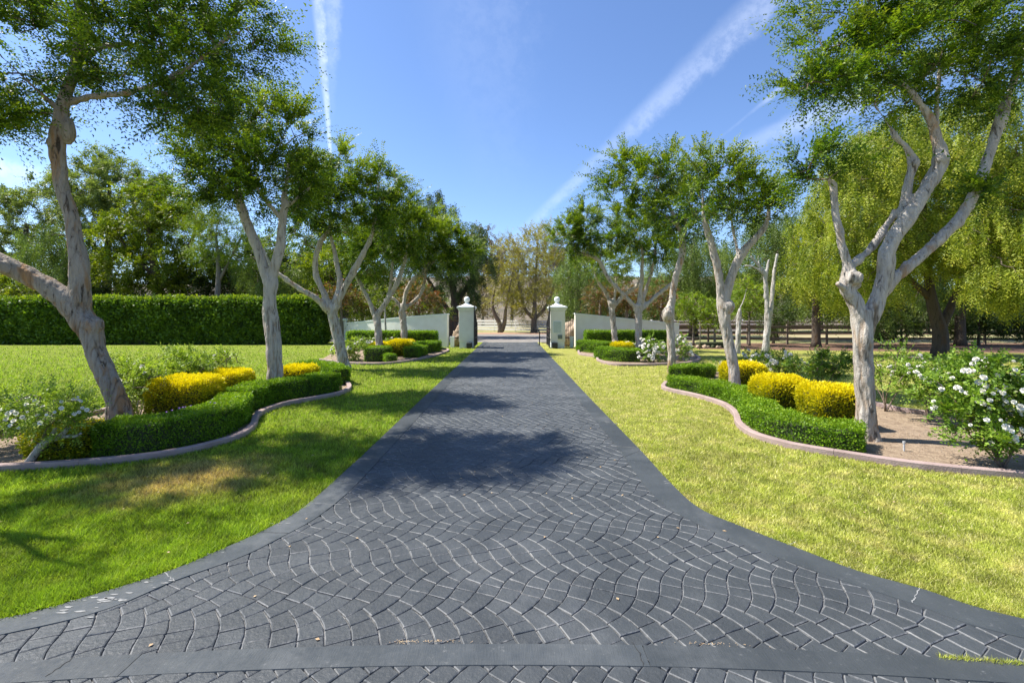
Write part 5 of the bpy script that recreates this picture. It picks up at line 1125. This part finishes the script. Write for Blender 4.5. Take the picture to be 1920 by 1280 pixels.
for px, Y, lb, ry in ((1260, 52, 'behind the third right trunk', 50), (1350, 54, 'behind the V-shaped trunk', 46), (1450, 52, 'behind the white stems', 46), (1540, 54, 'left of the big white trunk', 46), (1640, 52, 'behind the big white trunk', 50), (1740, 53, 'behind the dark pepper trunk', 46), (1840, 52, 'right of the dark pepper trunk', 50), (1930, 53, 'at the right edge', 50), (680, 52, 'behind the left gate wall', 50), (780, 55, 'left of the dark eucalyptus', 50), (1110, 54, 'behind the right gate pillar', 44), (1185, 52, 'behind the right gate wall', 50)):
    bg('far dark green bush across the road, ' + lb, Y, (px, 3), [[(px, 610, 3), (px, 580, 2)]], [(px, 565, 56, ry, 0, 2.4), (px - 34, 580, 34, 26, 0, 2), (px + 36, 582, 34, 24, 0, 2)], M['leaf_dark'] if px % 4 else M['leaf_weepd'], M['bark_dark'], (.3, .16), 1.6, 'bush', 1.3, 80, name='tall_shrub', cat='shrub', group='bushes across the road')
bg('broad yellow-green pepper tree filling between the white stems and the big white trunk', 26, (1530, 8), [[(1530, 610, 7), (1530, 520, 5), (1535, 440, 3)], [(1530, 560, 0, 4), (1580, 480, 0, 3)]], [(1530, 440, 44, 44, 0, 2), (1570, 520, 66, 46, 0, 2), (1510, 500, 44, 44, 0, 1.8), (1590, 380, 60, 60, 0, 2), (1640, 540, 60, 30, 0, 1.8), (1620, 300, 60, 60, 0, 2)], M['leaf_weep'], M['bark_dark'], (.17, .06), 2.3, 'weep', 1.1, 320, m=10, newp=.5, group='weeping pepper trees')
bg('deep green pepper tree behind the yellow ones at the right', 27, (1800, 9), [[(1800, 600, 8), (1800, 500, 6), (1800, 380, 3)], [(1800, 520, 0, 5), (1880, 420, 0, 3)]], [(1780, 250, 80, 60, 0, 2.2), (1720, 340, 80, 70, 0, 2.2), (1840, 330, 80, 70, 0, 2.2), (1760, 450, 100, 70, 0, 2.2), (1880, 450, 90, 80, 0, 2.2), (1700, 530, 80, 40, 0, 2), (1850, 550, 100, 40, 0, 2), (1560, 560, 60, 30, 0, 1.6), (1640, 575, 50, 24, 0, 1.6)], M['leaf_weepd'], M['bark_dark'], (.19, .065), 1.7, 'weep', 1.2, 360, m=10, group='weeping pepper trees')
# birch-like white stems on the right
make_tree('white_stemmed_tree', 'bare white-barked tree with several upright stems right of the V-shaped tree', 'tree', 20.5,
    [[(1434, None, 0, 9), (1436, 640, 0, 8), (1440, 610, 0, 7.5), (1438, 570, 0, 5.5), (1436, 530, 0, 4.5), (1432, 510, 0, 4), (1418, 492, 0, 3.2), (1408, 480, 0, 2.4)],
     [(1436, 560, 0, 5), (1436, 520, 0, 4), (1442, 486, 0, 3)], [(1440, 620, .1, 6), (1447, 585, .1, 5), (1451, 545, .1, 4.5), (1454, 510, .1, 4), (1460, 475, .1, 3)], [(1430, 512, 0, 3), (1412, 500, 0, 2.5), (1396, 498, 0, 2)], [(1430, 515, 0, 2.5), (1424, 490, .1, 2.2), (1424, 478, .1, 1.6)]],
    None, None, M['bark_birch'], detail=True, voxel=.035)
make_tree('white_stemmed_tree', 'short white-barked stem with a few twigs just right of the V-shaped trunk', 'tree', 21.5,
    [[(1382, None, 0, 7), (1384, 625, 0, 6), (1386, 595, 0, 5.5), (1387, 580, 0, 4.5)], [(1386, 582, 0, 2.5), (1395, 560, 0, 1.6), (1400, 540, 0, 1)]],
    [(1395, 530, 20, 16, 0, .5), (1410, 548, 16, 14, 0, .5)], M['leaf_lite'], M['bark_birch'], (.09, .035), .8, 'up', nat=40, spl=.5, voxel=.035, twigs=True)
make_tree('young_tree', 'slim pale young tree trunk in front of the left gate wall', 'tree', 24.3,
    [[(723, None, 0, 3), (723, 625, 0, 2.6), (722, 590, 0, 2.4), (721, 560, 0, 1.8)]], None, None, M['bark_birch'], detail=True, voxel=.03)
# thin stakes and props in the right background
for px, py, h, lb in ((1312, 655, 1.5, 'thin leaning sapling stem left of the V-shaped trunk'),):
    X, Y = gp(px, py); V, Fc = [], []; tube([(0, 0, 0), (.03, 0, h * .5), (0, 0, h)], [.03, .025, .015], 7, V, Fc); o = link('sapling', pmesh('sapling', V, Fc, True), M['bark_far']); o.location = (X, Y, 0); props(o, lb, 'sapling')
# dark culvert mouth
X, Y = gp(1340, 652); r = empty('culvert', (X, Y, 0), 0, 'dark stone culvert mouth in the mulch behind the right lawn', 'culvert')
bm = bmesh.new(); box(bm, (0, .3, .16), (1.7, .5, .30), 0, .05); bmobj('lintel', bm, M['core'], r)
me_st = None
for i in range(14):
    b_ = bmesh.new(); bmesh.ops.create_icosphere(b_, subdivisions=2, radius=random.uniform(.09, .17))
    for v in b_.verts: v.co *= 1 + .35 * mnoise.noise(v.co * 7 + Vector((i, 0, 0)))
    o = bmobj('stone', b_, M['boulder'] if i % 3 else M['core'], r, True); o.location = (-2.1 + i * .22 + random.uniform(-.05, .05), random.uniform(-.15, .1), .05)
# pipe stake in the right bed, sprinkler heads
for px, py, h, lb in ((1695, 847, .13, 'small grey pipe stub sticking out of the soil beside the big white trunk'), (1652, 645, .25, 'white sprinkler riser on the mulch near the fence')):
    X, Y = gp(px, py); V, Fc = lathe([(.011, 0), (.011, h * .8), (.017, h * .8), (.017, h)], 10); o = link('pipe_stub', pmesh('pipe_stub', V, Fc), M['pipe']); o.location = (X, Y, .01); props(o, lb, 'pipe')

# ------------------------------------------------------------------ grass blades
def grass(n, y_max):
    px = rng.uniform(-620, 2540, n); py = HY + (F * HC) / y_max + rng.random(n) ** .85 * (1300 - HY - F * HC / y_max)
    Y = HC * F / (py - HY); X = (px - CX) * Y / F
    # jitter to kill any screen-space order
    X += rng.normal(size=n) * .03 * Y / 5; Y += rng.normal(size=n) * .05 * Y / 5
    ok = ~inpoly(X, Y, drive_outer)
    for b_ in beds: ok &= ~inpoly(X, Y, b_)
    ok &= (Y < 19.5) | (X < 2)
    ok &= Y > .8
    X, Y = X[ok], Y[ok]; n = len(X)
    # clumping
    cl = (np.sin(X * 9 + 3 * np.sin(Y * 5)) * np.cos(Y * 8 + 2 * np.sin(X * 6)) + 1) / 2
    h = (.026 + .020 * rng.random(n) + .012 * cl) * np.where(X < 0, 1.1, .75) * np.clip(Y / 9, 1, 1.6); w = .0042 + .0012 * Y
    a = rng.uniform(0, 2 * math.pi, n); lean = rng.normal(size=(n, 2)) * .6 * h[:, None]
    d = np.stack([np.cos(a) * w, np.sin(a) * w], -1) * .5
    V = np.zeros((n, 3, 3)); V[:, 0, 0] = X - d[:, 0]; V[:, 0, 1] = Y - d[:, 1]; V[:, 1, 0] = X + d[:, 0]; V[:, 1, 1] = Y + d[:, 1]; V[:, 2, 0] = X + lean[:, 0]; V[:, 2, 1] = Y + lean[:, 1]; V[:, 2, 2] = h
    V[:, :2, 2] = -.002
    return V, np.stack([rng.random(n) * .7 + cl * .3, rng.random(n), rng.random(n)], -1)
V_, c_ = grass(1020000, 27)
g_ = link('grass', quads_mesh('grass', V_, c_, 3), M['blade']); props(g_, 'short mown grass blades covering the lawn', 'grass', kind='stuff')
# weeds in the joint of the paving at the right, and a few weeds in the beds
pts = []
for i in range(900):
    px = 1760 + 200 * random.random(); p = gp(px, 1238 + (px - 1760) * .085 + random.uniform(-3, 3)); pts.append(p)
pts = np.array(pts); n = len(pts); hh = rng.uniform(.012, .03, n); a = rng.uniform(0, 6.28, n); V_ = np.zeros((n, 3, 3)); dx = np.cos(a) * .003; dy = np.sin(a) * .003
V_[:, 0] = np.c_[pts[:, 0] - dx, pts[:, 1] - dy, np.full(n, .006)]; V_[:, 1] = np.c_[pts[:, 0] + dx, pts[:, 1] + dy, np.full(n, .006)]; V_[:, 2] = np.c_[pts[:, 0] + rng.normal(size=n) * .012, pts[:, 1] + rng.normal(size=n) * .012, .012 + hh]
g_ = link('joint_grass', quads_mesh('joint_grass', V_, np.stack([rng.random(n), rng.random(n), rng.random(n)], -1), 3), M['blade']); props(g_, 'sliver of grass growing in the paving joint at the lower right corner', 'grass', kind='stuff')
TRI = False
# fallen leaves on paving and lawn
V_ = []
for i in range(150):
    if i < 70:
        y = random.uniform(2.4, 12); x = random.uniform(-1.5, 1.3) * (1.5 if y < 4 else 1); z = .021
    else: y = random.uniform(2.6, 12); x = random.choice((-1, 1)) * random.uniform(2.2, 6); z = .04
    a = random.uniform(0, 6.28); V_.append(leaves_from(np.array([[x, y, z]]), np.array([[math.cos(a), math.sin(a), .1]]), np.array([[0, 0, 1.]]), np.array([random.uniform(.02, .04)]), np.array([random.uniform(.012, .022)]))[0])
for i in range(110):
    px = random.choice((random.gauss(815, 30), random.gauss(1340, 45), random.gauss(760, 12))); x, y = gp(px, 1208 + (px - 960) ** 2 * 4e-5 + random.uniform(-2.5, 2)); a = random.uniform(0, 6.28)
    V_.append(leaves_from(np.array([[x, y, .0215]]), np.array([[math.cos(a), math.sin(a), .1]]), np.array([[0, 0, 1.]]), np.array([random.uniform(.006, .016)]), np.array([.003]))[0])
o = link('fallen_leaves', quads_mesh('fallen_leaves', np.array(V_)), M['litter']); props(o, 'dry fallen leaves scattered over paving and grass', 'fallen leaves', kind='stuff')
# bed litter: small chips and weeds on the soil
V_ = []
for poly, k in ((bedR, 2600), (bedL, 2200)):
    p = np.array(poly); lo, hi = p.min(0), p.max(0); X = rng.uniform(max(lo[0], -9), min(hi[0], 9), k); Y = rng.uniform(lo[1], hi[1], k); ok = inpoly(X, Y, poly)
    for x, y in zip(X[ok], Y[ok]):
        a = random.uniform(0, 6.28); V_.append(leaves_from(np.array([[x, y, .014]]), np.array([[math.cos(a), math.sin(a), random.uniform(0, .5)]]), np.array([[0, 0, 1.]]), np.array([random.uniform(.012, .035)]), np.array([random.uniform(.008, .02)]))[0])
o = link('soil_litter', quads_mesh('soil_litter', np.array(V_)), M['mulch']); props(o, 'bark chips and crumbs on the bed soil', 'litter', kind='stuff')
